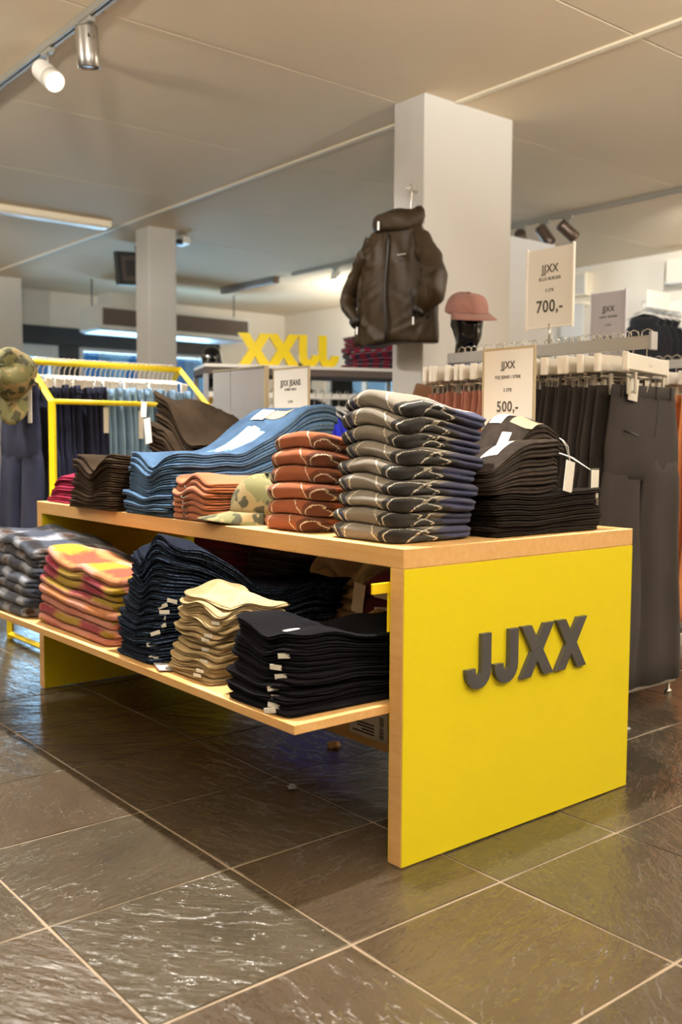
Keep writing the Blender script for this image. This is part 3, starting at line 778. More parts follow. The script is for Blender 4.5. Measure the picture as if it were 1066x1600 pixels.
    for i in range(7):
        rng = random.Random(180+i); d = rng.uniform(-0.012, 0.012)
        q = fold('folded_jeans', fd3, (rc[0]+d, rc[1]+d+0.012*i/6, rc[2], rc[3]), t3(fd3.X, fd3.Y, i), M['lit_black'], 1800+i, nx=2, ny=2, r=0.009, cr=0.02, jit=0.006, rot=-0.04+rng.uniform(-0.03, 0.03))
        tag(q, 'black jeans in the rear upper pile under the price sign, '+stack_pos(i, 7), 'jeans', 'rear upper pile of black jeans'); rear.append(q)
    t = rear[-1]
    patch_on(t, fd3, 0.675, 0.23, 0.05, 0.08, M['tan_patch'], 'waist_patch', 0.0)
    patch_on(t, fd3, 0.665, 0.315, 0.05, 0.045, M['paper'], 'price_label', 0.0, 0.003)
    patch_on(t, fd3, 0.59, 0.25, 0.07, 0.03, M['paper'], 'size_sticker', 0.2)
    tag_o = o[-1]
    hang_tag(rear[-2], (0.745, 0.05, 0.885), (0.045, 0.10), M['ink'], face=0.1, tilt=0.02)
    hang_tag(rear[-2], (0.742, 0.047, 0.88), (0.036, 0.075), M['paper'], face=0.1, tilt=0.02, cord_from=(0.72, 0.20, 0.93))
tabletop_goods()

def shelf_goods():
    z = 0.3664
    rc = (-0.245, 0.13, 1.545, 1.97)
    def ta(X, Y, i): return 0.0335*(1.0+0.14*sm(Y, 1.6, 1.8)-0.25*sm(X, 0.0, 0.2))
    stack('folded_scarf', 7, rc, z, ta, M['navy_fuzz'], 'brushed navy and grey checked scarf on the lower shelf', 'scarf', 'navy checked scarves on the lower shelf',
          lean=(0.03, -0.02), jit=0.008, seed=21, nx=1, ny=2, r=0.014, cr=0.04, tv=0.2, mess=0.16)
    rc = (-0.235, 0.06, 0.965, 1.505)
    def tb(X, Y, i): return 0.0262*(1.0+0.10*sm(Y, 1.3, 1.5)-0.30*sm(X, -0.1, 0.15)+0.05*np.cos(Y*9))
    o, fd = stack('folded_scarf', 8, rc, z, tb, M['pink_fuzz'], 'brushed pink and mustard checked scarf on the lower shelf', 'scarf', 'pink checked scarves on the lower shelf',
          lean=(0.02, -0.03), jit=0.009, seed=22, nx=1, ny=2, r=0.013, cr=0.04, roll=0.3, tv=0.2, mess=0.16)
    o[-1].data.materials[0] = M['pink_fuzz_top']; o[3].data.materials[0] = M['pink_fuzz_top']
    rc = (-0.245, 0.36, 0.70, 0.915)
    def tc(X, Y, i): return (0.0186-0.0085*sm(X, -0.16, 0.10))*(1-0.16*np.exp(-((Y-0.79)/0.04)**2)*(1-sm(X, -0.2, 0)))
    o, fd = stack('folded_jeans', 18, rc, z, tc, M['navy_denim'], 'raw navy jeans on the lower shelf', 'jeans', 'raw navy jeans on the lower shelf',
          lean=(0.03, -0.06), jit=0.009, seed=23, nx=3, ny=2, r=0.0085, cr=0.022, tv=0.3, wr=0.004, mess=0.30)
    rng = random.Random(4)
    for k in (1, 5, 6, 7, 8, 9, 10, 12, 14, 15, 17):
        q = o[k]
        hang_tag(q, (q.location.x-0.295+rng.uniform(-0.005, 0.0), q.location.y-0.075+rng.uniform(-0.02, 0.02), q.location.z+0.018), (0.03, 0.010), M['paper'], 'size_tab', face=-1.1, tilt=rng.uniform(-0.5, 0.2))
    for k, q in enumerate(o):
        x = rng.uniform(-0.2, -0.06); 
        box('belt_loop', (x, -0.1165, 0.002), (x+0.007, -0.1135, 0.013), M['dk_denim'], q, bevel=0.0008)
    rc = (-0.232, -0.045, 0.425, 0.63)
    def td(X, Y, i): return (0.0134-0.002*sm(X, -0.1, 0.1))*(1+0.22*np.cos((Y-0.5)*34+i*0.7)*0.5+0.10*sm(Y, 0.5, 0.62))
    o, fd = stack('folded_trousers', 14, rc, z, td, M['beige'], 'beige corduroy trousers on the lower shelf', 'trousers', 'beige trousers on the lower shelf',
          lean=(0.03, -0.01), jit=0.010, seed=24, nx=3, ny=3, r=0.0095, cr=0.02, tv=0.35, wr=0.006, rotj=0.08, mess=0.36, nth=96)
    for k in (1, 2, 4, 6, 8, 9, 11):
        q = o[k]
        hang_tag(q, (q.location.x-0.099, q.location.y-0.06+rng.uniform(-0.02, 0.02), q.location.z+0.014), (0.026, 0.008), M['paper'], 'size_tab', face=-1.35)
    rc = (-0.25, 0.31, 0.085, 0.335)
    def te(X, Y, i): return (0.0136-0.0030*sm(X, -0.16, 0.05))*(1-0.14*np.exp(-((Y-0.2)/0.05)**2))
    o, fd = stack('folded_jeans', 14, rc, z, te, M['ink_denim'], 'ink black jeans on the lower shelf corner', 'jeans', 'ink black jeans on the lower shelf',
          lean=(0.025, 0.0), jit=0.009, seed=25, nx=2, ny=2, r=0.008, cr=0.026, tv=0.28, wr=0.004, mess=0.25)
    for k in (0, 1, 3, 5, 8, 10, 13):
        q = o[k]
        hang_tag(q, (q.location.x-0.285, q.location.y-0.07+rng.uniform(-0.02, 0.02), q.location.z+0.016), (0.03, 0.011), M['paper'], 'size_tab', face=-1.2, tilt=rng.uniform(-0.3, 0.2))
    patch_on(o[-1], fd, -0.15, 0.20, 0.055, 0.02, M['paper'], 'size_tab', 0.2, 0.003)
    # rear row on the shelf
    def tf(X, Y, i): return 0.024+0*X
    stack('folded_jeans', 9, (0.40, 0.72, 0.93, 1.22), z, tf, M['black_cloth'], 'black jeans in the shelf rear behind the navy jeans', 'jeans', 'black jeans at the shelf rear',
          jit=0.012, seed=26, nx=2, ny=2, r=0.01, cr=0.03)
    def tg(X, Y, i): return 0.05*(1-0.25*np.cos(Y*14)**2)
    o, fd = stack('folded_sweatshirt', 5, (0.40, 0.70, 0.60, 0.90), z, tg, M['sand'], 'sand sweatshirt rolled at the shelf rear', 'sweatshirt', 'sand sweatshirts at the shelf rear',
          jit=0.012, seed=27, nx=1, ny=1, r=0.024, cr=0.05, tv=0.2)
    def th(X, Y, i): return 0.056*(1-0.2*np.cos(Y*11)**2)
    o, fd = stack('folded_shirt', 4, (0.335, 0.66, 0.10, 0.57), z, th, M['maroon'], 'dark maroon top at the shelf rear behind black jeans', 'top', 'maroon tops at the shelf rear',
          jit=0.01, seed=28, nx=1, ny=2, r=0.024, cr=0.05, tv=0.2)
    hang_tag(o[2], (0.318, 0.52, 0.555), (0.045, 0.085), M['paper'], face=-1.5, tilt=0.15, cord_from=(0.33, 0.52, 0.575))
    hang_tag(o[2], (0.318, 0.40, 0.545), (0.11, 0.022), M['paper'], face=-1.5, tilt=0.05, cord_from=(0.33, 0.40, 0.57))
    hang_tag(o[1], (0.317, 0.43, 0.50), (0.05, 0.09), M['paper'], face=-1.45, tilt=-0.1)
    def ti(X, Y, i): return 0.05+0*X
    stack('folded_shirt', 5, (0.40, 0.70, 1.30, 1.62), z, ti, M['maroon'], 'dark plum top at the shelf rear behind the pink scarves', 'top', 'plum tops at the shelf rear',
          jit=0.012, seed=29, nx=1, ny=2, r=0.02, cr=0.05)
    # loose ticket on the shelf edge and lint on the floor
    c = box('price_ticket', (-0.042, -0.026, 0), (0.042, 0.026, 0.0012), M['paper_grey'], bevel=0, loc=(-0.222, 0.655, 0.368), rotz=1.25)
    tag(c, 'pale cardboard ticket lying on the shelf edge beside beige trousers', 'ticket')
    c.rotation_euler = (0.10, 0, 1.25); c.location.z = 0.3700
    for k in range(3): box('print_line', (-0.034, 0.012-k*0.010, 0.0011), (0.012-0.01*(k % 2), 0.015-k*0.010, 0.0015), M['ink_light'], c, bevel=0)
    for (x, y, sz, lab) in ((0.43, 0.775, 0.022, 'crumpled beige paper scrap on the dark floor under the table'), (0.116, 0.565, 0.014, 'small grey lint scrap on the floor tile under the table')):
        bm = bmesh.new(); bmesh.ops.create_icosphere(bm, subdivisions=2, radius=sz); r_ = random.Random(int(sz*1000))
        for v in bm.verts:
            v.co *= r_.uniform(0.55, 1.2); v.co.z = max(v.co.z*0.6, -sz*0.25)
        o = bm_obj('paper_scrap', bm, M['kraft'] if sz > 0.02 else M['grey_metal'], loc=(x, y, sz*0.26)); tag(o, lab, 'scrap')
shelf_goods()

# ------------------------------------------------------------ hangers, hanging garments, racks
def clip_hanger(label, loc, rotz, drop=0.075, width=0.43):
    """trouser hanger: hook over a bar at the origin, board along local X"""
    t = thing('clip_hanger', label, 'hanger', loc, rotz)
    pts = [(0.0, -0.022, 0.0), (0.0, -0.018, 0.016), (0, 0.0, 0.024), (0, 0.018, 0.016), (0, 0.021, 0.0), (0, 0.012, -0.02), (0, 0.0, -0.045), (0, 0, -drop)]
    tube('hook', pts, 0.0019, M['chrome'], t, 6)
    bm = bmesh.new(); h = width/2
    add_box(bm, (-h+0.006, -0.009, -drop-0.058), (h-0.006, 0.009, -drop), 0.004)
    bm_obj('board', bm, M['board_grey'], t)
    for s in (-1, 1): box('end_cap', (s*h-0.007, -0.0105, -drop-0.062), (s*h+0.007, 0.0105, -drop+0.003), M['white_plastic'], t, 0.003)
    tube('clip_rail', [(-h+0.02, 0, -drop-0.075), (h-0.02, 0, -drop-0.075)], 0.003, M['chrome'], t, 6)
    for s in (-1, 1):
        tube('rail_arm', [(s*(h-0.03), 0, -drop-0.05), (s*(h-0.022), -0.004, -drop-0.064), (s*(h-0.03), 0, -drop-0.075)], 0.0025, M['chrome'], t, 5)
        bm = bmesh.new(); add_box(bm, (s*0.15-0.011, -0.016, -drop-0.138), (s*0.15+0.011, -0.011, -drop-0.065), 0.002); add_box(bm, (s*0.15-0.011, 0.011, -drop-0.138), (s*0.15+0.011, 0.016, -drop-0.065), 0.002)
        add_box(bm, (s*0.15-0.008, -0.012, -drop-0.083), (s*0.15+0.008, 0.012, -drop-0.07), 0.001)
        bm_obj('clip', bm, M['steel'], t)
    return t
def ring_geo(rings, n):
    """rings: list of arrays (n,3) -> verts, faces with end caps"""
    V = np.concatenate(rings); F = []
    for i in range(len(rings)-1):
        for k in range(n): F.append((i*n+k, i*n+(k+1) % n, (i+1)*n+(k+1) % n, (i+1)*n+k))
    F.append(tuple(range(n))[::-1]); F.append(tuple((len(rings)-1)*n+k for k in range(n)))
    return V, F
def trousers_mesh(seed, waist=0.19, hip=0.215, hem=0.125, length=1.07, th=0.016, wide=False, n=28):
    """hanging trousers, waist centre at the origin, width along X, hanging down -Z"""
    rng = random.Random(seed); A = np.linspace(0, 2*PI, n, endpoint=False); ca, sa = np.cos(A), np.sin(A)
    e = 0.55; cx = np.sign(ca)*np.abs(ca)**e; sy = np.sign(sa)*np.abs(sa)**0.9
    ph = [rng.uniform(0, 6.28) for _ in range(6)]
    def fold_y(x, z, amp): return amp*(np.sin(x*38+ph[0]+z*1.5)+0.6*np.sin(x*71+ph[1]-z*2))
    up = []
    zs = [0, -0.012, -0.04, -0.08, -0.14, -0.20, -0.26, -0.31, -0.335]
    for z in zs:
        f = min(1, -z/0.22); w_ = waist*(1-f)+hip*f; d = th*(0.75+0.45*f)*(1 if z > -0.27 else (0.9 if z > -0.32 else 0.35))
        x = cx*w_; y = sy*d+fold_y(x, z, 0.0035*f); up.append(np.stack([x, y, np.full(n, float(z))], 1))
    V, F = ring_geo(up, n); Vs, Fs = [V], list(F); off = len(V)
    for s in (-1, 1):
        rg = []
        for k in range(11):
            z = -0.24-(length-0.24)*k/10; f = k/10
            c = s*(hip*0.52*(1-f)+(hip*0.5+0.01)*f); hw = (hip*0.50*(1-f)+hem*f)*(0.78, 0.97, 1)[min(k, 2)]; d = th*(1.16-0.22*f)*(0.45, 0.9, 1)[min(k, 2)]
            x = c+cx*hw; y = sy*d*(0.95 if k == 0 else 1)+fold_y(x, z, 0.005*min(1, 0.4+f))+0.004*math.sin(z*9+ph[2]+s)
            x = x+0.006*math.sin(z*7+ph[3])
            rg.append(np.stack([x, y, np.full(n, float(z))], 1))
        V, F = ring_geo(rg, n); Fs += [tuple(q+off for q in f_) for f_ in F]; Vs.append(V); off += len(V)
    return np.concatenate(Vs), Fs
def trousers(name, label, cat, mat, seed, loc, rotz, group=None, band=None, tag_card=True, denim=False, **kw):
    t = thing(name, label, cat, loc, rotz, group)
    V, F = trousers_mesh(seed, **kw); wst = kw.get('waist', 0.19); th = kw.get('th', 0.016)
    uv = np.stack([V[:, 0], V[:, 2]+V[:, 1]*0.3], 1)
    mesh_obj('legs', V, F, mat, t, uv=uv)
    n = 28; A = np.linspace(0, 2*PI, n, endpoint=False); cx = np.sign(np.cos(A))*np.abs(np.cos(A))**0.55; sy = np.sign(np.sin(A))*np.abs(np.sin(A))**0.9
    rg = [np.stack([cx*(wst+g), sy*(th*0.75+g), np.full(n, float(z))], 1) for z, g in ((0.002, 0.0005), (0.0005, 0.0022), (-0.036, 0.0028), (-0.04, 0.0005))]
    V, F = ring_geo(rg, n); mesh_obj('waistband', V, F, band or mat, t, uv=np.stack([V[:, 0], V[:, 2]], 1))
    for s in (-0.8, -0.3, 0.3, 0.8):
        box('belt_loop', (s*wst-0.005, -th*0.78-0.006, -0.045), (s*wst+0.005, -th*0.7, 0.001), band or mat, t, 0.001)
    return t

def right_rack():
    X, Z, Y0, Y1 = 1.62, 1.335, 0.46, 1.46
    t = thing('clothes_rack', 'grey steel trouser rack with a long top rail behind the table', 'rack', (X, 0, 0))
    box('top_rail', (-0.014, Y0, Z-0.045), (0.014, Y1, Z), M['steel'], t, 0.002)
    box('end_plate', (-0.02, Y0-0.012, Z-0.052), (0.02, Y0, Z+0.012), M['grey_metal'], t, 0.002)
    box('upright', (-0.02, 0.93, 0.06), (0.02, 0.97, Z-0.045), M['steel'], t, 0.003)
    for y in (0.50, 1.42):
        ft = box('foot', (-0.26, y-0.018, 0.045), (0.26, y+0.018, 0.075), M['steel'], t, 0.003)
        for s in (-1, 1): lathe('glide', [(0.014, 0.0), (0.014, 0.012), (0.005, 0.014), (0.005, 0.046)], M['chrome'], ft, 10, loc=(s*0.235, y, 0))
        box('post', (0.222, y-0.012, 0.07), (0.252, y+0.012, 0.16), M['steel'], t, 0.002)
    box('foot_beam', (-0.02, 0.50, 0.05), (0.02, 1.42, 0.07), M['steel'], t, 0.002)
    # garments: near = black, far = pink
    nb, npk = 14, 12
    hang = None
    ys = [0.478]+[0.535+0.032*k for k in range(nb-1)]
    rng = random.Random(8)
    for k in range(nb):
        y = ys[k]; rz = 0.26 if k == 0 else rng.uniform(-0.04, 0.18)
        lab = 'clip hanger holding black trousers on the grey rack, '+row_pos(k, nb, 'rail end', 'pink trousers')
        if hang is None:
            hang = clip_hanger(lab, (X, y, Z), rz); h = hang
            text('JJXX', 0.022, M['white_plastic'], hang, (0.02, -0.0095, -0.105), 'printed_logo')
        else:
            h = copy_tree(hang); h.location = (X, y, Z); h.rotation_euler = (0, 0, rz); h['label'] = lab
        h['group'] = 'hangers of the black trousers'
    proto = []
    for k in range(nb):
        y = ys[k]; lab = 'black wide-leg trousers on the grey rack, '+row_pos(k, nb, 'rail end', 'pink trousers')
        if k < 3:
            o = trousers('wide_trousers', lab, 'trousers', M['trouser'], 40+k, (X-0.01, y, Z-0.182), -0.03*k, 'black trousers on the grey rack', hip=0.225, hem=0.15, length=1.09, th=0.0135)
            proto.append(o)
        else:
            o = copy_tree(proto[1+k % 2]); o.location = (X-0.01+rng.uniform(-0.012, 0.012), y, Z-0.182+rng.uniform(-0.006, 0.006)); o.rotation_euler = (0, 0, rng.uniform(-0.06, 0.06)); o['label'] = lab
        if k == 0:
            c = box('price_card', (-0.125, -0.024, -0.065), (-0.07, -0.0225, 0.012), M['paper'], o, 0)
            c.rotation_euler = (0, 0.12, 0); text('JJXX', 0.013, M['ink'], c, (-0.0975, -0.0242, -0.035), 'printed_logo')
            tube('pocket_welt', [(-0.14, -0.0185, -0.155), (-0.06, -0.020, -0.175)], 0.003, M['black_cloth'], o, 6)
            tube('fly_seam', [(0.07, -0.0160, -0.04), (0.055, -0.0175, -0.12), (0.045, -0.018, -0.18)], 0.0012, M['black_cloth'], o, 5)
            tube('plastic_loop', [(0.0, -0.014, 0.02), (-0.006, -0.02, 0.0), (-0.012, -0.018, -0.02)], 0.0012, M['cord'], o, 5)
    ys2 = [0.99+0.036*k for k in range(npk)]
    first = None
    for k in range(npk):
        y = ys2[k]
        lab = 'clip hanger holding pink trousers on the grey rack, '+row_pos(k, npk, 'black trousers', 'pillar')
        h = copy_tree(hang); h.location = (X, y, Z); h.rotation_euler = (0, 0, rng.uniform(-0.08, 0.08)); h['label'] = lab; h['group'] = 'hangers of the pink trousers'
        for ch in list(h.children):
            if ch.name.startswith('printed'): bpy.data.objects.remove(ch)
        lab = 'dusty pink trousers on the grey rack, '+row_pos(k, npk, 'black trousers', 'pillar')
        if first is None:
            first = o = trousers('wide_trousers', lab, 'trousers', M['pink_tw'], 60, (X, y, Z-0.182), 0.0, 'pink trousers on the grey rack', hip=0.215, hem=0.15, length=1.05, th=0.0135)
        else:
            o = copy_tree(first); o.location = (X+rng.uniform(-0.01, 0.01), y, Z-0.182+rng.uniform(-0.006, 0.006)); o.rotation_euler = (0, 0, rng.uniform(-0.06, 0.06)); o['label'] = lab
    return hang
HANG = right_rack()

def rear_rack():
    X, Z, Y0, Y1 = 2.86, 1.36, 0.9, 2.0
    t = thing('clothes_rack', 'grey rack with apricot trousers at the frame edge', 'rack', (X, 0, 0))
    t['label'] = 'grey rack of apricot and cream trousers behind the black trousers'
    box('top_rail', (-0.014, Y0, Z-0.04), (0.014, Y1, Z), M['steel'], t, 0.002)
    box('upright', (-0.02, 1.45, 0.06), (0.02, 1.49, Z-0.04), M['steel'], t, 0.003)
    for y in (0.95, 1.95): box('foot', (-0.25, y-0.018, 0), (0.25, y+0.018, 0.06), M['steel'], t, 0.003)
    box('foot_beam', (-0.02, 0.95, 0.02), (0.02, 1.95, 0.05), M['steel'], t, 0.002)
    n = 10; rng = random.Random(12); pr = {}
    for k in range(n):
        y = 0.93+0.05*k
        h = copy_tree(HANG); h.location = (X, y, Z); h.rotation_euler = (0, 0, rng.uniform(-0.1, 0.1))
        h['label'] = 'clip hanger on the apricot trouser rack, '+row_pos(k, n, 'camera end', 'wall'); h['group'] = 'hangers of the apricot rack'
        for ch in list(h.children):
            if ch.name.startswith('printed'): bpy.data.objects.remove(ch)
        c = 'apricot' if k < 5 else 'cream'
        lab = c+' trousers on the rear rack, '+row_pos(k, n, 'camera end', 'wall')
        if c not in pr:
            pr[c] = o = trousers('wide_trousers', lab, 'trousers', M['orange_tw'] if c == 'apricot' else M['beige'], 80+k, (X, y, Z-0.182), 0, 'trousers on the rear rack', hip=0.21, hem=0.14, length=1.06, th=0.016)
        else:
            o = copy_tree(pr[c]); o.location = (X, y, Z-0.182); o.rotation_euler = (0, 0, rng.uniform(-0.06, 0.06)); o['label'] = lab
rear_rack()

def wire_hanger(label, loc, rotz, mat):
    t = thing('wire_hanger', label, 'hanger', loc, rotz)
    pts = [(0, -0.018, -0.006), (0, -0.019, 0.006), (0, -0.010, 0.019), (0, 0.004, 0.021), (0, 0.017, 0.012), (0, 0.016, -0.01), (0, 0.004, -0.028), (0, 0, -0.055)]
    tube('hook', pts, 0.0026, mat, t, 6)
    tube('arm', [(-0.19, 0, -0.088), (-0.10, 0, -0.072), (0, 0, -0.055), (0.10, 0, -0.072), (0.19, 0, -0.088)], 0.0034, mat, t, 6)
    for s in (-1, 1): box('clip', (s*0.15-0.008, -0.014, -0.125), (s*0.15+0.008, 0.014, -0.078), mat, t, 0.002)
    return t
def yellow_rack():
    x0, x1, yp, ys0, ys1 = 0.255, 1.04, 2.77, 2.50, 3.04
    zs, zp = 1.118, 1.305; r = 0.0145
    t = thing('garment_rack', 'yellow house-shaped steel rack holding jeans', 'rack', (0, 0, 0))
    for x in (x0, x1):
        V, F = tube_geo([(x, ys0, 0.0), (x, ys0, zs), (x, yp, zp), (x, ys1, zs), (x, ys1, 0.0)], r*1.2, 4)
        mesh_obj('end_frame', V, F, M['yellow_metal'], t, smooth=False)
        V, F = tube_geo([(x, ys0, 0.02), (x, ys1, 0.02)], r, 4); mesh_obj('floor_bar', V, F, M['yellow_metal'], t, smooth=False)
    tube('peak_rail', [(x0, yp, zp), (x1, yp, zp)], r, M['yellow_metal'], t, 10)
    for y in (ys0, ys1): tube('shoulder_rail', [(x0, y, zs), (x1, y, zs)], r*0.8, M['yellow_metal'], t, 10)
    xs = [0.215]+[0.30+0.0255*k for k in range(28)]
    rng = random.Random(31); n = len(xs); hw = None; pr = {}
    nd = 11
    for k, x in enumerate(xs):
        lab = 'white wire hanger on the yellow rack, '+row_pos(k, n, 'camouflage cap', 'grey panel')
        rz = PI/2+rng.uniform(-0.12, 0.12)
        if k == 0: rz = PI/2
        if hw is None: hw = h = wire_hanger(lab, (x, yp, zp), -PI/2, M['white_plastic'])
        else:
            h = copy_tree(hw); h.location = (x, yp, zp); h.rotation_euler = (0, 0, -rz); h['label'] = lab
        h['group'] = 'wire hangers on the yellow rack'
        dark = k < nd; c = 'dark' if dark else 'light'
        m = k if dark else k-nd; tot = nd if dark else n-nd
        lab = ('dark indigo jeans on the yellow rack, ' if dark else 'light blue jeans on the yellow rack, ')+(row_pos(m, tot, 'camouflage cap', 'light jeans') if dark else row_pos(m, tot, 'dark jeans', 'grey panel'))
        loc = (x, yp+rng.uniform(-0.012, 0.012), zp-0.118+rng.uniform(-0.008, 0.008))
        key = c+str(k % 2) if k else 'first'
        if key not in pr:
            mt = M['dk_denim'] if dark else M['lt_denim']
            if k == 0: o = trousers('jeans', lab, 'jeans', mt, 90, loc, -PI/2, 'dark jeans on the yellow rack', waist=0.20, hip=0.22, hem=0.13, length=1.02, th=0.02)
            else: o = trousers('jeans', lab, 'jeans', mt, 91+k, loc, -PI/2, None, waist=0.20, hip=0.215, hem=0.12, length=1.0, th=0.0125)
            pr[key] = o
        else:
            o = copy_tree(pr[key]); o.location = loc; o.rotation_euler = (0, 0, -PI/2+rng.uniform(-0.1, 0.1)); o['label'] = lab
        o['group'] = c+' jeans on the yellow rack'
        if k == 0:
            box('hang_tag', (0.16, -0.028, -0.16), (0.205, -0.0265, -0.02), M['paper'], o, 0)
            box('hang_tag', (-0.06, -0.027, -0.135), (-0.0, -0.0255, -0.03), M['kraft'], o, 0)
    # two tickets hanging between the jeans
    for (x, y, z0, z1, lab) in ((0.525, 2.54, 0.985, 1.10, 'white swing ticket hanging in front of the dark jeans'), (0.70, 2.542, 0.96, 1.09, 'white swing ticket hanging where dark jeans meet light jeans')):
        o = box('swing_ticket', (-0.012, -0.001, -(z1-z0)), (0.012, 0.001, 0), M['paper'], None, 0, loc=(x, y, z1)); tag(o, lab, 'ticket')
        tube('ticket_cord', [(0, 0, -0.002), (0.002, 0.05, 0.06), (0, 0.14, 0.12)], 0.0016, M['cord'], o, 5)
yellow_rack()

# ------------------------------------------------------------ caps
def cap(label, mat, loc, rotz, tilt=(0, 0), s=1.0, slouch=0.0, brim_len=0.085):
    """baseball cap, brim towards local -Y"""
    t = thing('cap', label, 'cap', loc, rotz); t.rotation_euler = (tilt[0], tilt[1], rotz); t.scale = (s, s, s)
    n = 28; A = np.linspace(0, 2*PI, n, endpoint=False); rg = []
    rng = random.Random(int(abs(loc[0])*100)+3)
    for k in range(11):
        f = k/10; z = 0.118*math.sin(f*PI/2)**0.92; rr = math.cos(f*PI/2)**0.55 if k < 10 else 0.02
        a = 0.083*rr; b = 0.100*rr
        wv = 1+0.03*np.sin(A*6+0.5)*(f < 0.95)+slouch*0.07*np.sin(A*3+f*5)
        rg.append(np.stack([np.cos(A)*a*wv, np.sin(A)*b*wv+slouch*0.012*f, np.full(n, z)-slouch*0.02*f*(1+np.sin(A*2+1))], 1))
    inner = [np.stack([r_[:, 0]*0.95, r_[:, 1]*0.95, r_[:, 2]-0.004], 1) for r_ in (rg[2], rg[0])]
    V, F = ring_geo(inner+rg, n); mesh_obj('crown', V, F, mat, t, uv=np.stack([V[:, 0]+V[:, 2], V[:, 1]], 1))
    # brim: curved visor
    m = 13; top = []; 
    for i in range(m):
        a = PI+PI*(0.06+0.88*i/(m-1))
        ex, ey = math.cos(a)*0.083, math.sin(a)*0.100
        u = (i/(m-1)-0.5)*2
        out = brim_len*(1-abs(u)**2.2)
        row = []
        for q in range(5):
            f = q/4
            row.append((ex*(1+0.06*f), ey-out*f, 0.010-0.018*f-0.020*u*u*f))
        top.append(row)
    V, F = [], []
    for zoff in (0.0015, -0.0015):
        for row in top:
            for p in row: V.append((p[0], p[1], p[2]+zoff))
    for i in range(m-1):
        for q in range(4):
            a = i*5+q; F.append((a, a+1, a+6, a+5)); b = m*5+a; F.append((b, b+5, b+6, b+1))
    rim = [i*5 for i in range(m)]+[(m-1)*5+q for q in range(1, 5)]+[i*5+4 for i in range(m-2, -1, -1)]+[q for q in range(3, 0, -1)]
    for i in range(len(rim)):
        a, b = rim[i], rim[(i+1) % len(rim)]; F.append((a, b, m*5+b, m*5+a))
    mesh_obj('brim', V, F, mat, t, uv=np.array(V)[:, :2])
    lathe('button', [(0.0075, 0.1155), (0.006, 0.120), (0.002, 0.121)], mat, t, 10)
    return t
cap('camouflage cap lying on the tabletop beside the rust jumpers', M['camo'], (0.14, 0.725, H+0.024), -2.05, (0.0, 0.0), 1.0, 0.5, 0.095)
hc = cap('camouflage cap hung over the end of the yellow rack', M['camo'], (0.165, 2.665, 1.225), 0, (0, 0), 1.12, 0.8, 0.095)
hc.rotation_euler = Matrix(((0.62, 0.10, -0.75), (-0.75, 0.30, -0.60), (0.16, 0.95, 0.25))).transposed().to_euler() if False else (Matrix.Rotation(-0.85, 3, 'Z') @ Matrix.Rotation(1.25, 3, 'X')).to_euler()
cap('small tan cotton cap at the shelf rear beside the white tags', M['tan_cloth'], (0.27, 0.40, 0.43), -1.3, (0.2, 0.1), 0.6, 0.6)

# ------------------------------------------------------------ mannequins
def head_geo(n=32):
    """head and neck: face towards -Y, chin near z=0.02, crown at z=0.235, neck down to z=-0.13"""
    prof = [  # z, half width, half depth, y centre
        (-0.13, 0.062, 0.060, 0.030), (-0.09, 0.056, 0.056, 0.026), (-0.05, 0.053, 0.055, 0.022), (-0.015, 0.053, 0.058, 0.018), (0.0, 0.053, 0.072, 0.006),
        (0.012, 0.054, 0.083, -0.004), (0.03, 0.059, 0.090, -0.006), (0.05, 0.064, 0.094, -0.004), (0.07, 0.068, 0.096, 0.0), (0.09, 0.0715, 0.098, 0.002), (0.11, 0.074, 0.1, 0.004),
        (0.13, 0.076, 0.101, 0.005), (0.15, 0.0765, 0.101, 0.006), (0.17, 0.075, 0.099, 0.007), (0.19, 0.070, 0.092, 0.008), (0.207, 0.061, 0.080, 0.009), (0.221, 0.047, 0.062, 0.010), (0.231, 0.028, 0.038, 0.010), (0.235, 0.006, 0.008, 0.010)]
    A = np.linspace(-PI/2, 1.5*PI, n, endpoint=False); rg = []
    def g(v, c, s): return np.exp(-((v-c)/s)**2)
    for z, a, b, cy in prof:
        x = np.cos(A)*a; y = np.sin(A)*b+cy; front = np.clip(-np.sin(A), 0, 1)
        d = np.zeros(n)
        d -= 0.024*g(x, 0, 0.011)*g(z, 0.083, 0.015)*front; d -= 0.012*g(x, 0, 0.008)*g(z, 0.105, 0.02)*front
        d += 0.012*(g(x, 0.031, 0.015)+g(x, -0.031, 0.015))*g(z, 0.115, 0.012)*front
        d -= 0.005*g(z, 0.137, 0.012)*front
        d -= 0.008*g(x, 0, 0.022)*(g(z, 0.055, 0.007)+g(z, 0.042, 0.007))*front; d += 0.005*g(x, 0, 0.026)*g(z, 0.049, 0.004)*front
        d -= 0.006*g(x, 0, 0.02)*g(z, 0.018, 0.012)*front
        ear = 0.013*g(y, 0.018, 0.014)*g(z, 0.095, 0.026)*np.sign(x)
        rg.append(np.stack([x+ear, y+d, np.full(n, z)], 1))
    # denser face by linear interpolation between profile rings
    out = []
    for i in range(len(rg)-1): out += [rg[i], (rg[i]+rg[i+1])/2]
    out.append(rg[-1]); return ring_geo(out, n)
def torso_geo(n=32, sh=0.21, chest=0.185, hipw=0.16, length=0.62):
    prof = [(-length, hipw, 0.10), (-length+0.12, hipw*1.02, 0.105), (-0.40, chest*0.92, 0.10), (-0.28, chest, 0.115), (-0.18, chest+0.012, 0.12), (-0.11, sh, 0.10), (-0.075, sh*0.92, 0.085), (-0.05, sh*0.62, 0.075), (-0.03, 0.085, 0.07), (0.0, 0.07, 0.066)]
    A = np.linspace(0, 2*PI, n, endpoint=False); rg = []
    for z, a, b in prof:
        x = np.sign(np.cos(A))*np.abs(np.cos(A))**0.8*a; rg.append(np.stack([x, np.sin(A)*b+0.03, np.full(n, z)], 1))
    return ring_geo(rg, n)
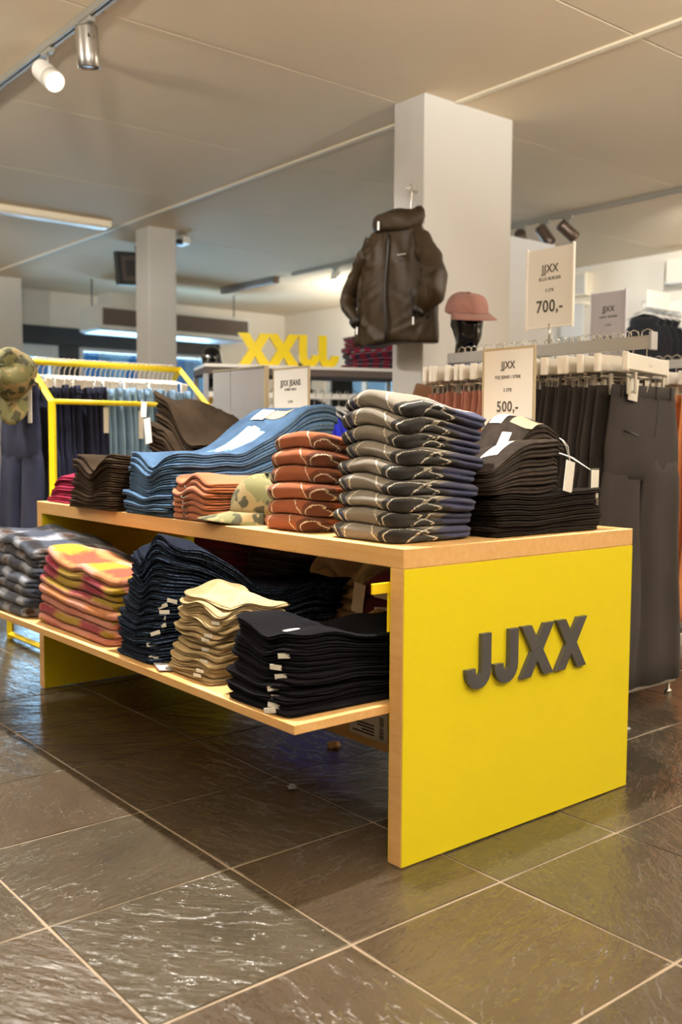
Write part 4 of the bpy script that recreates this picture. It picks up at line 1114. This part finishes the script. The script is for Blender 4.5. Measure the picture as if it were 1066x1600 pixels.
def mannequin(label, loc, rotz, coat, collar, s=1.0):
    t = thing('mannequin', label, 'mannequin', loc, rotz); t.scale = (s, s, s)
    hz = loc[2]/s
    V, F = head_geo(); mesh_obj('head', V, F, M['gloss_black'], t)
    V, F = torso_geo(); V = V+np.array([0, 0, -0.105]); c = mesh_obj('jacket', V, F, coat, t, uv=V[:, [0, 2]])
    A = np.linspace(0, 2*PI, 24, endpoint=False)
    rg = [np.stack([np.cos(A)*a, np.sin(A)*a*0.95+0.028, np.full(24, z)-0.022*np.sin(A)*-1*(z > -0.11)], 1) for z, a in ((-0.125, 0.088), (-0.085, 0.076), (-0.062, 0.075), (-0.064, 0.067), (-0.10, 0.066))]
    V, F = ring_geo(rg, 24); mesh_obj('collar', V, F, collar, t, uv=V[:, [0, 2]])
    for sd in (-1, 1):
        V, F = tube_geo([(sd*0.19, 0.03, -0.215), (sd*0.235, 0.03, -0.33), (sd*0.25, 0.02, -0.50), (sd*0.25, 0.0, -0.74)], [0.066, 0.062, 0.052, 0.045], 14)
        V = np.array(V); mesh_obj('sleeve', V, F, coat, t, uv=V[:, [0, 2]])
    tube('stand_pole', [(0, 0.03, -0.70), (0, 0.03, -hz+0.01)], 0.014, M['chrome'], t, 10)
    lathe('base_plate', [(0.15, 0), (0.15, 0.008), (0.02, 0.014), (0.016, 0.03)], M['steel'], t, 24, loc=(0, 0.03, -hz))
    return t
mannequin('glossy black mannequin wearing a pink cap in front of the pillar', (2.09, 1.80, 1.430), -0.42, M['brown_cloth'], M['blue_cloth'], 1.0)
pc = cap('dusty pink corduroy cap worn by the glossy black mannequin', M['pink_cord'], (2.085, 1.80, 1.582), -0.22, (0.24, -0.08), 1.12, 0.35, 0.085)
pc.scale = (1.25, 1.12, 0.86)
mannequin('bald glossy black mannequin in mustard jacket beyond the yellow rack', (2.60, 5.0, 1.452), -0.9, M['mustard'], M['black_cloth'], 1.0)
mannequin('dark mannequin almost hidden behind the yellow letters', (4.2, 5.9, 1.50), -0.6, M['black_cloth'], M['black_cloth'], 1.0)

# ------------------------------------------------------------ jacket on the pillar
def creases(V, rng, count, amp, width, xr, zr):
    """press soft crease lines into the front and back of a cloth surface"""
    V = V.copy()
    for _ in range(count):
        x0, z0 = rng.uniform(*xr), rng.uniform(*zr); a = rng.gauss(PI/2, 0.55); ln = rng.uniform(0.05, 0.16); wd = width*rng.uniform(0.6, 1.6)
        dx, dz = V[:, 0]-x0, V[:, 2]-z0
        u = dx*math.cos(a)+dz*math.sin(a); v = -dx*math.sin(a)+dz*math.cos(a)
        g = np.exp(-(u/ln)**2)*(np.exp(-(v/wd)**2)-0.6*np.exp(-((v-1.7*wd)/wd)**2))
        V[:, 1] += amp*rng.choice((-1, 1))*rng.uniform(0.5, 1)*g
    return V
def jacket(label, loc, rotz, mat, dark, arms, detail=True, group=None, s=1.0):
    """hooded jacket on a hanger: front towards local -Y, bottom hem at z=0"""
    t = thing('jacket', label, 'jacket', loc, rotz, group); t.scale = (s, s, s)
    rj = random.Random(77); n = 84; A = np.linspace(0, 2*PI, n, endpoint=False); ca, sa = np.cos(A), np.sin(A)
    prof = [(0.0, 0.262, 0.070), (0.02, 0.265, 0.078), (0.12, 0.262, 0.084), (0.25, 0.255, 0.088), (0.38, 0.240, 0.082), (0.46, 0.226, 0.074), (0.52, 0.205, 0.064), (0.57, 0.17, 0.056), (0.605, 0.125, 0.052), (0.625, 0.095, 0.052), (0.63, 0.075, 0.05)]
    P = np.array(prof); zz = np.linspace(0, 0.63, 56); rg = []
    for z in zz:
        a, b = np.interp(z, P[:, 0], P[:, 1]), np.interp(z, P[:, 0], P[:, 2])
        x = np.sign(ca)*np.abs(ca)**0.75*a; y = sa*b
        amp = 0.011*(1-z/0.7)
        y = y+amp*(0.7*np.sin(x*30+1.0+z*3)+0.5*np.sin(x*17-z*4))+0.003*np.sin(z*19+x*9)
        zv = np.full(n, z)+0.008*np.sin(x*17+1)*(1-z/0.63)
        rg.append(np.stack([x, y, zv], 1))
    V, F = ring_geo(rg, n); V = creases(V, rj, 60, 0.010, 0.014, (-0.25, 0.25), (0.0, 0.5)); mesh_obj('body', V, F, mat, t, uv=V[:, [0, 2]])
    for path, rad in arms:
        # resample the arm and crumple it
        Pp = [Vector(p) for p in path]; pts, rr = [], []
        for i in range(len(Pp)-1):
            for k in range(10):
                f = k/10; pts.append(Pp[i].lerp(Pp[i+1], f)); rr.append(rad[i]*(1-f)+rad[i+1]*f)
        pts.append(Pp[-1]); rr.append(rad[-1])
        for _ in range(2): pts = [pts[0]]+[(pts[i-1]+pts[i]*2+pts[i+1])/4 for i in range(1, len(pts)-1)]+[pts[-1]]
        rr = [r_*(1+0.03*math.sin(i*0.8)) for i, r_ in enumerate(rr)]
        V, F = tube_geo(pts, rr, 36, True, 0.55); V = np.array(V)
        V = creases(V, rj, 34, 0.011, 0.012, (min(p[0] for p in path)-0.04, max(p[0] for p in path)+0.04), (min(p[2] for p in path), max(p[2] for p in path)))
        V[:, 1] += 0.004*np.sin(V[:, 2]*31+V[:, 0]*47)
        sl = mesh_obj('sleeve', V, F, mat, t, uv=V[:, [0, 2]])
        d = (pts[-1]-pts[-2]).normalized()
        V, F = tube_geo([pts[-1]-d*0.02, pts[-1]+d*0.008], [rr[-1]*1.04, rr[-1]*0.98], 16, True, 0.8); mesh_obj('cuff', V, F, dark, sl)
    # hood lying back around the neck
    m = 26; B = np.linspace(0, 2*PI, m, endpoint=False); rg = []
    for z, a, b, cy, dz in ((0.575, 0.125, 0.082, 0.0, 0.0), (0.60, 0.142, 0.092, 0.004, 0.006), (0.635, 0.150, 0.098, 0.010, 0.012), (0.668, 0.143, 0.095, 0.014, 0.022), (0.690, 0.126, 0.085, 0.016, 0.03), (0.690, 0.105, 0.070, 0.018, 0.03), (0.655, 0.088, 0.058, 0.018, 0.02), (0.615, 0.07, 0.05, 0.012, 0.0)):
        cr = 1+0.05*np.sin(B*5+z*20)+0.03*np.sin(B*9)
        rg.append(np.stack([np.cos(B)*a*cr, np.sin(B)*b*cr+cy, np.full(m, z)+dz*np.sin(B)+0.008*np.sin(B*3+1)], 1))
    V, F = ring_geo(rg, m); mesh_obj('hood', V, F, mat, t, uv=V[:, [0, 2]])
    if detail:
        for q in range(1):
            bm = bmesh.new(); pts = [(0.012*math.sin(i*0.5)*0.3, -0.094-0.0, 0.01+i*0.055) for i in range(11)]
            V, F = tube_geo([(0.004*math.sin(i), -(np.interp(0.01+i*0.055, P[:, 0], P[:, 2])+0.013), 0.01+i*0.055) for i in range(11)], [0.010]*11, 8, True, 0.5); bm.free()
            mesh_obj('zip_flap', V, F, dark, t)
        for (x, z, l) in ((-0.04, 0.575, 0.045), (0.165, 0.08, 0.04), (-0.205, 0.055, 0.04)):
            yf = -(np.interp(z, P[:, 0], P[:, 2])*math.sqrt(max(0.1, 1-(x/0.27)**2))+0.014)
            if z > 0.5: yf = -0.105
            box('zip_pull', (x-0.005, yf-0.004, z), (x+0.005, yf+0.001, z+l), M['cord'], t, 0.001)
        for sx, z0 in ((0.165, 0.12), (-0.205, 0.10)):
            tube('pocket_zip', [(sx, -0.074 if sx > 0 else -0.066, z0), (sx*0.97, -0.082 if sx > 0 else -0.072, z0+0.06), (sx*0.92, -0.088 if sx > 0 else -0.08, z0+0.13)], 0.004, dark, t, 6)
        bm = bmesh.new()
        for i in range(6): add_box(bm, (0.075+i*0.0095, -0.1005, 0.435), (0.081+i*0.0095, -0.0965, 0.4405))
        bm_obj('chest_print', bm, M['ink_light'], t)
    return t
R_ARM = ([(0.150, 0.0, 0.555), (0.205, -0.01, 0.44), (0.260, -0.025, 0.33), (0.270, -0.06, 0.24), (0.195, -0.095, 0.145)], [0.055, 0.078, 0.084, 0.080, 0.040])
L_ARM = ([(-0.150, 0.0, 0.555), (-0.215, -0.005, 0.43), (-0.295, -0.015, 0.27), (-0.290, -0.03, 0.20), (-0.205, -0.06, 0.115)], [0.052, 0.070, 0.066, 0.060, 0.042])
J0 = (2.055, 2.285, 1.468)
jacket('olive brown hooded rain jacket hanging on the white pillar', J0, -PI/2+0.22, M['shell'], M['shell_dark'], (R_ARM, L_ARM))
def coat_hanger(label, loc, rotz, mat, group=None):
    t = thing('coat_hanger', label, 'hanger', loc, rotz, group)
    tube('hook', [(-0.022, 0, -0.012), (-0.020, 0, 0.008), (-0.004, 0, 0.020), (0.014, 0, 0.014), (0.02, 0, -0.004), (0.008, 0, -0.03), (0, 0, -0.05), (0, 0, -0.09)], 0.0025, M['chrome'], t, 6)
    tube('shoulders', [(-0.20, 0.01, -0.155), (-0.12, 0, -0.112), (0, 0, -0.085), (0.12, 0, -0.112), (0.20, 0.01, -0.155)], [0.008, 0.013, 0.016, 0.013, 0.008], mat, t, 8, flat=0.6)
    return t
h = coat_hanger('white hanger of the rain jacket hooked on the pillar', (2.17, 2.30, 2.285), -PI/2+0.22, M['board_grey'])
h.scale = (0.5, 1.0, 1.5)
box('hanger_card', (-0.045, -0.012, -0.14), (0.035, -0.010, -0.085), M['paper'], h, 0)
o = box('wall_hook', (-0.03, -0.008, -0.01), (0.0, 0.008, 0.006), M['chrome'], None, 0.002, loc=(2.243, 2.33, 2.292)); tag(o, 'small steel hook on the pillar above the rain jacket', 'hook')
tube('peg', [(-0.02, 0, 0), (-0.06, 0, 0.0), (-0.085, 0, 0.008)], 0.003, M['chrome'], o, 6)

# ------------------------------------------------------------ price signs
def sign(label, loc, rotz, w, h, lines, frame, paper, stem=None, base=True, frame_w=0.008, thick=0.008, bar=False):
    """framed sign, local origin at the foot of the stem; stem = height of the frame's lower edge"""
    t = thing('price_sign', label, 'sign', loc, rotz)
    z0 = stem; bm = bmesh.new(); f = frame_w; a = w/2
    if bar:
        add_box(bm, (-a, -thick/2-0.004, z0-0.012), (-a+f, thick/2, z0+h+0.008), 0.001); add_box(bm, (a-f, -thick/2-0.004, z0-0.012), (a, thick/2, z0+h+0.008), 0.001)
        add_box(bm, (-a+f, -thick/2, z0-0.006), (a-f, thick/2, z0), 0.001)
    else:
        add_box(bm, (-a, -thick/2, z0), (-a+f, thick/2, z0+h), 0.001); add_box(bm, (a-f, -thick/2, z0), (a, thick/2, z0+h), 0.001)
        add_box(bm, (-a+f, -thick/2, z0), (a-f, thick/2, z0+f), 0.001); add_box(bm, (-a+f, -thick/2, z0+h-f), (a-f, thick/2, z0+h), 0.001)
    bm_obj('frame', bm, frame, t)
    sh = box('sheet', (-a+f, -thick/2+0.001, z0+(0 if bar else f)), (a-f, thick/2-0.001, z0+h-(0 if bar else f)), paper, t, 0)
    for body, size, zf, sx, b in lines:
        text(body, size, M['ink'], sh, (0, -thick/2+0.0005, z0+h*zf), sx=sx, bold=b)
    tube('stem', [(0, 0.0, 0.004), (0, 0.0, z0+0.01)], 0.005, M['steel'], t, 8)
    if base: box('foot', (-0.06, -0.045, 0), (0.06, 0.045, 0.005), M['steel'], t, 0.001)
    return t
fr = plain('champagne_frame', 'b5a88e', 0.35, metal=0.3)
sign('framed white price sign reading 500 above the black jeans', (0.80, 0.408, H), -PI/2, 0.205, 0.258,
     (('JJXX', 0.030, 0.79, 0.86, 0.0006), ('FUJI JEANS / STRIK', 0.0135, 0.655, 0.86, 0.0001), ('2 STK', 0.0145, 0.505, 0.86, 0.0001), ('500,-', 0.044, 0.31, 0.88, 0.0006)), fr, M['paper_frame'], 0.2585)
sign('framed white price sign reading 700 behind the blue jeans', (0.80, 1.505, H), -PI/2, 0.235, 0.256,
     (('JJXX JEANS', 0.031, 0.76, 0.80, 0.0007), ('ROME / OSLO', 0.0135, 0.665, 0.85, 0.0001), ('2 STK', 0.014, 0.48, 0.85, 0.0001), ('700,-', 0.041, 0.31, 0.86, 0.0005)), fr, M['paper_frame'], 0.2615)
s3 = sign('tall white price sign reading 700 standing on the trouser rack', (1.62, 0.918, 1.335), -PI/2, 0.232, 0.300,
     (('JJXX', 0.044, 0.735, 0.88, 0.0008), ('ELLIS BUKSER', 0.0175, 0.61, 0.95, 0.0002), ('2 STK', 0.0165, 0.46, 0.95, 0.0002), ('700,-', 0.066, 0.25, 0.90, 0.0010)), M['white_plastic'], M['paper'], 0.072, base=False, bar=True)
s4 = sign('greyish price sign on the rear rack of apricot trousers', (2.86, 1.53, 1.361), -PI/2, 0.215, 0.33,
     (('JJXX', 0.040, 0.73, 0.88, 0.0008), ('HAZEL BUKSER', 0.016, 0.61, 0.95, 0.0002), ('2 STK', 0.015, 0.48, 0.95, 0.0002), ('700,-', 0.060, 0.24, 0.90, 0.0010)), M['paper_grey'], M['paper_grey'], 0.042, base=False, bar=True)
# grey metal panel behind the jeans
t = thing('metal_signboard', 'blank grey metal signboard standing behind the jeans piles', 'signboard', (0.965, 2.12, 0), -PI/2)
for k in range(2): box('metal_sheet', (-0.212+0.148*(k == 0)*0+(0.15 if k else 0), -0.006, 0.55), (-0.064 if k == 0 else 0.205, 0.006, 1.266), M['grey_metal'], t, 0.002)
box('edge_strip', (0.205, -0.010, 0.54), (0.217, 0.010, 1.274), fr, t, 0.001); box('top_strip', (-0.214, -0.008, 1.266), (0.205, 0.008, 1.276), M['steel'], t, 0.001)
for s in (-1, 1): box('post', (s*0.17-0.012, -0.004, 0.01), (s*0.17+0.012, 0.004, 0.56), M['steel'], t, 0.002)
box('foot', (-0.2, -0.02, 0), (0.2, 0.02, 0.012), M['steel'], t, 0.002)
# tall white partition panel right of the pillar
t = thing('partition_screen', 'tall white display partition just right of the main pillar', 'partition', (4.33, 3.5, 0), 0)
box('sheet', (0, 0, 0.06), (0.56, 0.03, 2.53), M['panel_white'], t, 0.003); box('edge_strip', (-0.014, -0.006, 0.04), (0, 0.036, 2.55), M['grey_metal'], t, 0.002)
for x in (0.05, 0.5): box('foot', (x-0.02, -0.2, 0), (x+0.02, 0.2, 0.06), M['grey_metal'], t, 0.003)

# ------------------------------------------------------------ rear display unit with yellow letters
def rear_unit():
    ux, uy, rz = 2.106, 3.31, math.radians(-21.5)
    c, s = math.cos(rz), math.sin(rz)
    def wp(x, y, z): return (ux+x*c-y*s, uy+x*s+y*c, z)
    t = thing('display_unit', 'rear display unit with a white shelf above a hanging rail', 'shelving', (ux, uy, 0), rz)
    box('top_shelf', (-0.52, -0.02, 1.392), (0.80, 0.40, 1.412), M['white_plastic'], t, 0.002)
    box('shelf_edge', (-0.52, -0.012, 1.352), (0.80, 0.39, 1.392), M['dark_grille'], t, 0.002)
    for x in (-0.51, 0.79):
        for y in (0.0, 0.37): box('post', (x-0.015, y-0.015, 0), (x+0.015, y+0.015, 1.352), M['grey_metal'], t, 0.002)
    box('hanging_rail', (-0.50, 0.05, 1.215), (0.78, 0.075, 1.25), M['white_plastic'], t, 0.003)
    box('bottom_shelf', (-0.52, -0.01, 0.14), (0.80, 0.39, 0.17), M['white_plastic'], t, 0.002)
    # free-standing yellow letters, seen from behind
    lt = [0.0, 0.097, 0.193, 0.3275]; sc = 1.55
    for k in range(4):
        nm = ('first', 'second')[k % 2]
        bm = bmesh.new(); prism_y(bm, [(x*sc, z*sc) for x, z in (j_poly() if k < 2 else x_poly(0.134, 0.1295, 0.043))], -0.02, 0.02)
        lx = (0.350, 0.222, 0.094, -0.086)[k]
        o = bm_obj('display_letter', bm, M['yellow_metal'], None, loc=wp(lx, 0.10+0.002*k, 1.4123), rotz=rz+PI)
        tag(o, ('%s yellow standing letter J on the white shelf, seen from behind' if k < 2 else '%s yellow standing letter X on the white shelf, seen from behind') % nm, 'letter')
    # plaid shirts
    fd = Field(-0.16, 0.16, -0.14, 0.14, 0); rng = random.Random(5)
    for i in range(6):
        T = np.maximum(0.036*(1+0.3*wave(rng, fd.X, fd.Y, 20, 4)), 0.01)
        o = fold('folded_shirt', fd, (-0.17+rng.uniform(-0.02, 0.02), 0.15+rng.uniform(-0.02, 0.02), -0.14, 0.13), T, M['plaid'], 500+i, nx=2, ny=2, r=0.018, cr=0.05, jit=0.012, wr=0.006, rot=rng.uniform(-0.12, 0.12))
        p = o.location.copy(); o.location = wp(0.60+p.x, 0.19+p.y, 1.4125+p.z); o.rotation_euler = (0, 0, rz)
        tag(o, 'maroon plaid flannel shirt on the white shelf, '+stack_pos(i, 6), 'shirt', 'plaid shirts on the white shelf')
    # tops on hangers
    cols = ['rust']*2+['grey']*1+['brown']*1+['white']*2+['royal blue']*8+['black']*6+['rust']*1+['royal blue']*3
    mats = {'rust': M['brown_cotton'], 'grey': M['trouser'], 'brown': M['olive_denim'], 'white': M['sand'], 'royal blue': M['royal'], 'black': M['black_cloth']}
    n = len(cols); hp = None; sp = {}
    for k, cname in enumerate(cols):
        x = -0.46+0.0535*k; a = rz-PI/2+rng.uniform(-0.1, 0.1)+0.35
        lab = 'pale shouldered hanger on the rear unit rail, '+row_pos(k, n, 'grey panel', 'pillar')
        if hp is None: h = hp = coat_hanger(lab, wp(x, 0.0625, 1.252), a, M['board_grey'])
        else:
            h = copy_tree(hp); h.location = wp(x, 0.0625, 1.252); h.rotation_euler = (0, 0, a); h['label'] = lab
        h['group'] = 'hangers on the rear unit'
        lab = cname+' top on the rear unit rail, '+row_pos(k, n, 'grey panel', 'pillar')
        if cname not in sp:
            g = thing('hanging_shirt', lab, 'top', wp(x, 0.0625, 1.252), a, 'tops on the rear unit rail')
            m = 24; A = np.linspace(0, 2*PI, m, endpoint=False); rg = []
            for z, hw, d in ((-0.78, 0.23, 0.016), (-0.60, 0.235, 0.018), (-0.40, 0.235, 0.02), (-0.25, 0.23, 0.02), (-0.185, 0.215, 0.018), (-0.15, 0.16, 0.017), (-0.128, 0.10, 0.015), (-0.118, 0.07, 0.012)):
                rg.append(np.stack([np.sign(np.cos(A))*np.abs(np.cos(A))**0.7*hw, np.sin(A)*d+0.003*np.sin(np.cos(A)*9+z*6), np.full(m, z)], 1))
            V, F = ring_geo(rg, m); mesh_obj('body', V, F, mats[cname], g, uv=V[:, [0, 2]])
            for sd in (-1, 1):
                V, F = tube_geo([(sd*0.20, 0, -0.19), (sd*0.25, 0.004, -0.32), (sd*0.262, 0.006, -0.60)], [0.055, 0.05, 0.036], 12, True, 0.32); V = np.array(V); mesh_obj('sleeve', V, F, mats[cname], g, uv=V[:, [0, 2]])
            sp[cname] = g
        else:
            g = copy_tree(sp[cname]); g.location = wp(x, 0.0625, 1.252); g.rotation_euler = (0, 0, a); g['label'] = lab
rear_unit()

# ------------------------------------------------------------ ceiling fittings
def track(label, x, y0, y1, z=CZ):
    t = thing('lighting_track', label, 'track', (x, 0, 0))
    bm = bmesh.new(); add_box(bm, (-0.018, y0, z-0.034), (-0.006, y1, z-0.002), 0.001); add_box(bm, (0.006, y0, z-0.034), (0.018, y1, z-0.002), 0.001); add_box(bm, (-0.006, y0, z-0.016), (0.006, y1, z-0.002), 0)
    bm_obj('profile', bm, M['track_grey'], t); box('slot', (-0.006, y0+0.002, z-0.03), (0.006, y1-0.002, z-0.0165), M['black_frame'], t, 0)
track('long grey lighting track on the ceiling, running over the camera', 0.45, -3.9, 4.6)
track('grey lighting track on the ceiling beyond the main pillar', 5.0, -1.0, 7.2)
def spot(label, loc, direction, mat, lit=False, ribs=False, group=None):
    """track spot: stem from the track, cylinder aimed along direction"""
    t = thing('track_spotlight', label, 'spotlight', loc, 0, group)
    box('adapter', (-0.015, -0.05, -0.022), (0.015, 0.05, 0.0), M['track_grey'], t, 0.003)
    tube('stem', [(0, 0, -0.022), (0, 0, -0.075)], 0.007, M['track_grey'], t, 8)
    q = Vector(direction).normalized().to_track_quat('Z', 'Y').to_matrix().to_4x4()
    ctr = Matrix.Translation((0, 0, -0.115)) @ q
    prof = [(0.02, -0.085), (0.046, -0.083), (0.048, -0.075)]
    if ribs:
        for k in range(8): prof += [(0.048, -0.07+k*0.012), (0.048, -0.064+k*0.012), (0.041, -0.0635+k*0.012), (0.041, -0.0585+k*0.012)]
    prof += [(0.049, 0.03), (0.049, 0.083), (0.046, 0.086), (0.043, 0.083), (0.038, 0.05)]
    lathe('housing', prof, mat, t, 24, ctr)
    lathe('lens', [(0.0425, 0.066), (0.0425, 0.070), (0.030, 0.078), (0.01, 0.081)], M['glow'] if lit else M['reflector'], t, 24, ctr)
    return t
cl = (-1.436, -1.539, 0.954)
spot('lit white ribbed spotlight on the front track', (0.45, 2.95, CZ-0.034), (0.06, -0.86, -0.60), M['white_plastic'], True, True)
s2 = spot('unlit silver spotlight nearest the camera on the front track', (0.45, 2.52, CZ-0.034), (0.12, 0.10, -1.0), M['steel'])
box('rating_label', (-0.022, -0.0505, -0.092), (0.008, -0.0485, -0.077), M['ink'], s2, 0)
for k, (y, d) in enumerate(((3.95, (0.9, 0.5, -0.7)), (3.70, (0.25, -0.5, -0.8)), (3.47, (0.75, -0.35, -0.62)))):
    spot('small dark grey spotlight on the rear track, %s from the pillar' % ('nearest', 'second', 'third')[k], (5.0, y, CZ-0.034), d, M['reflector'], group='spotlights on the rear track')
spot('white spotlight on the rear track glimpsed beside the rain jacket', (5.0, 6.45, CZ-0.034), (-0.6, -0.5, -0.9), M['white_plastic'], True)
spot('white spotlight on the rear track behind the rain jacket sleeve', (5.0, 5.75, CZ-0.034), (0.6, 0.5, -0.7), M['grey_metal'])
t = thing('tube_lamp', 'slim grey tube lamp fixed under the far ceiling', 'lamp', (5.01, 8.09, CZ)); box('housing', (-0.035, -0.56, -0.07), (0.035, 0.56, -0.0), M['grey_metal'], t, 0.004)
box('end_cap', (-0.037, -0.575, -0.072), (0.037, -0.555, 0.0), M['reflector'], t, 0.002)
t = thing('ceiling_batten', 'long cream unlit ceiling batten light above the yellow rack', 'lamp', (1.35, 6.24, CZ)); box('body', (-1.0, -0.06, -0.05), (1.0, 0.06, 0.0), M['cream_trim'], t, 0.004); box('diffuser', (-0.98, -0.045, -0.062), (0.98, 0.045, -0.05), M['white_plastic'], t, 0.004)
t = thing('hanging_screen', 'dark screen hanging from the ceiling behind the slim pillar', 'screen', (2.79, 6.95, 2.41), 0.12); t.rotation_euler = (0.0, -0.09, 0.12)
box('casing', (0, 0, 0), (0.5, 0.05, 0.31), M['black_frame'], t, 0.006); box('display', (0.05, -0.006, 0.04), (0.46, 0.002, 0.27), M['dark_grille'], t, 0.002); box('inner_edge', (0.09, -0.009, 0.08), (0.42, -0.005, 0.23), M['black_frame'], t, 0.001)
tube('bracket', [(0.25, 0.025, 0.30), (0.25, 0.025, 0.39)], 0.015, M['black_frame'], t, 8)
t = thing('security_camera', 'small white security camera on the ceiling by the slim pillar', 'camera', (3.10, 6.30, CZ)); box('mount', (-0.03, -0.03, -0.03), (0.03, 0.03, 0), M['white_plastic'], t, 0.004)
box('housing', (-0.06, -0.12, -0.09), (0.02, 0.05, -0.03), M['white_plastic'], t, 0.006); box('lens_hood', (-0.11, -0.10, -0.10), (-0.05, 0.0, -0.055), M['black_frame'], t, 0.004)
# air curtain over the entrance
t = thing('air_curtain', 'long white air curtain unit with dark grille above the shop entrance', 'heater', (3.46, 8.8, 2.2))
box('casing', (0, 0, 0.015), (2.06, 0.52, 0.285), M['ac_white'], t, 0.006)
box('grille', (0.05, -0.012, 0.06), (2.02, 0.003, 0.25), M['dark_grille'], t, 0.002)
box('outlet', (0.03, 0.02, 0), (2.03, 0.5, 0.016), M['grey_metal'], t, 0.002)
box('duct_box', (0.18, 0.08, 0.285), (0.56, 0.40, 0.45), M['ac_white'], t, 0.004)
for x in (0.04, 1.98): tube('hanging_rod', [(x, 0.26, 0.285), (x, 0.26, 0.60)], 0.009, M['reflector'], t, 6)
t = thing('wall_box', 'white boxed duct in the ceiling corner at the frame edge', 'duct', (6.85, 3.5, 2.47)); box('casing', (0, -0.25, 0), (0.25, 0.25, 0.22), M['white_wall'], t, 0.004); box('lower_lip', (-0.01, -0.26, -0.02), (0.25, 0.26, 0.0), M['ac_white'], t, 0.003)
t = thing('loudspeaker', 'small cream loudspeaker high on the right wall', 'speaker', (6.98, 4.85, 2.6)); box('cabinet', (0, -0.09, -0.12), (0.12, 0.09, 0.12), M['cream_trim'], t, 0.01); box('grille', (-0.006, -0.075, -0.10), (0.002, 0.075, 0.10), M['board_grey'], t, 0.002)

# ------------------------------------------------------------ wall display at the rear right
t = thing('wall_rail', 'white rail with holders on the right wall carrying black jackets', 'rail', (6.9, 3.72, 2.22))
box('rail', (-0.42, -0.02, -0.015), (0.19, 0.02, 0.015), M['white_plastic'], t, 0.003); box('wall_plate', (0.16, -0.35, -0.05), (0.199, 0.35, 0.10), M['white_plastic'], t, 0.004)
box('card_holder', (-0.42, -0.024, 0.015), (-0.05, -0.018, 0.14), M['cream_trim'], t, 0.002)
SA = ([(0.185, 0.0, 0.555), (0.225, 0.0, 0.42), (0.235, -0.01, 0.25), (0.225, -0.02, 0.05)], [0.06, 0.062, 0.055, 0.045])
SB = ([(-x, y, z) for x, y, z in SA[0]], SA[1])
for k in range(4):
    tt = 6.46+0.115*k
    coat_hanger('pale hanger of a black jacket on the right wall rail, '+row_pos(k, 4, 'room', 'wall'), (tt, 3.72, 2.236), -PI/2+0.15, M['board_grey'], 'hangers on the wall rail')
    jacket('black jacket hung from the right wall rail, '+row_pos(k, 4, 'room', 'wall'), (tt, 3.72, 1.47), -PI/2+0.15, M['black_cloth'], M['black_cloth'], (SA, SB), False, 'black jackets on the wall rail', 0.96).scale = (0.96, 0.5, 0.96)
t = thing('price_holder', 'cream price holder on the right wall between the price signs', 'sign', (6.98, 4.93, 2.05)); box('card', (0, -0.14, 0), (0.015, 0.14, 0.34), M['paper'], t, 0.002); box('clip', (-0.02, -0.14, 0.34), (0.118, 0.14, 0.37), M['cream_trim'], t, 0.003)
# bluish foot plate near the yellow panel
t = thing('stand_foot', 'small grey steel stand foot behind the yellow table end', 'foot', (1.27, 0.33, 0)); box('plate', (-0.05, -0.03, 0), (0.05, 0.03, 0.008), M['grey_metal'], t, 0.002); box('upright', (-0.012, -0.012, 0.008), (0.012, 0.012, 0.075), M['grey_metal'], t, 0.002)

# lettering as plain meshes
bpy.context.view_layer.update()
dg = bpy.context.evaluated_depsgraph_get()
for o in [o for o in COL.objects if o.type == 'FONT']:
    me = bpy.data.meshes.new_from_object(o.evaluated_get(dg)); nm = o.name
    n = bpy.data.objects.new('text', me); COL.objects.link(n); n.parent = o.parent
    n.location, n.rotation_euler, n.scale = o.location, o.rotation_euler, o.scale
    bpy.data.objects.remove(o); n.name = nm
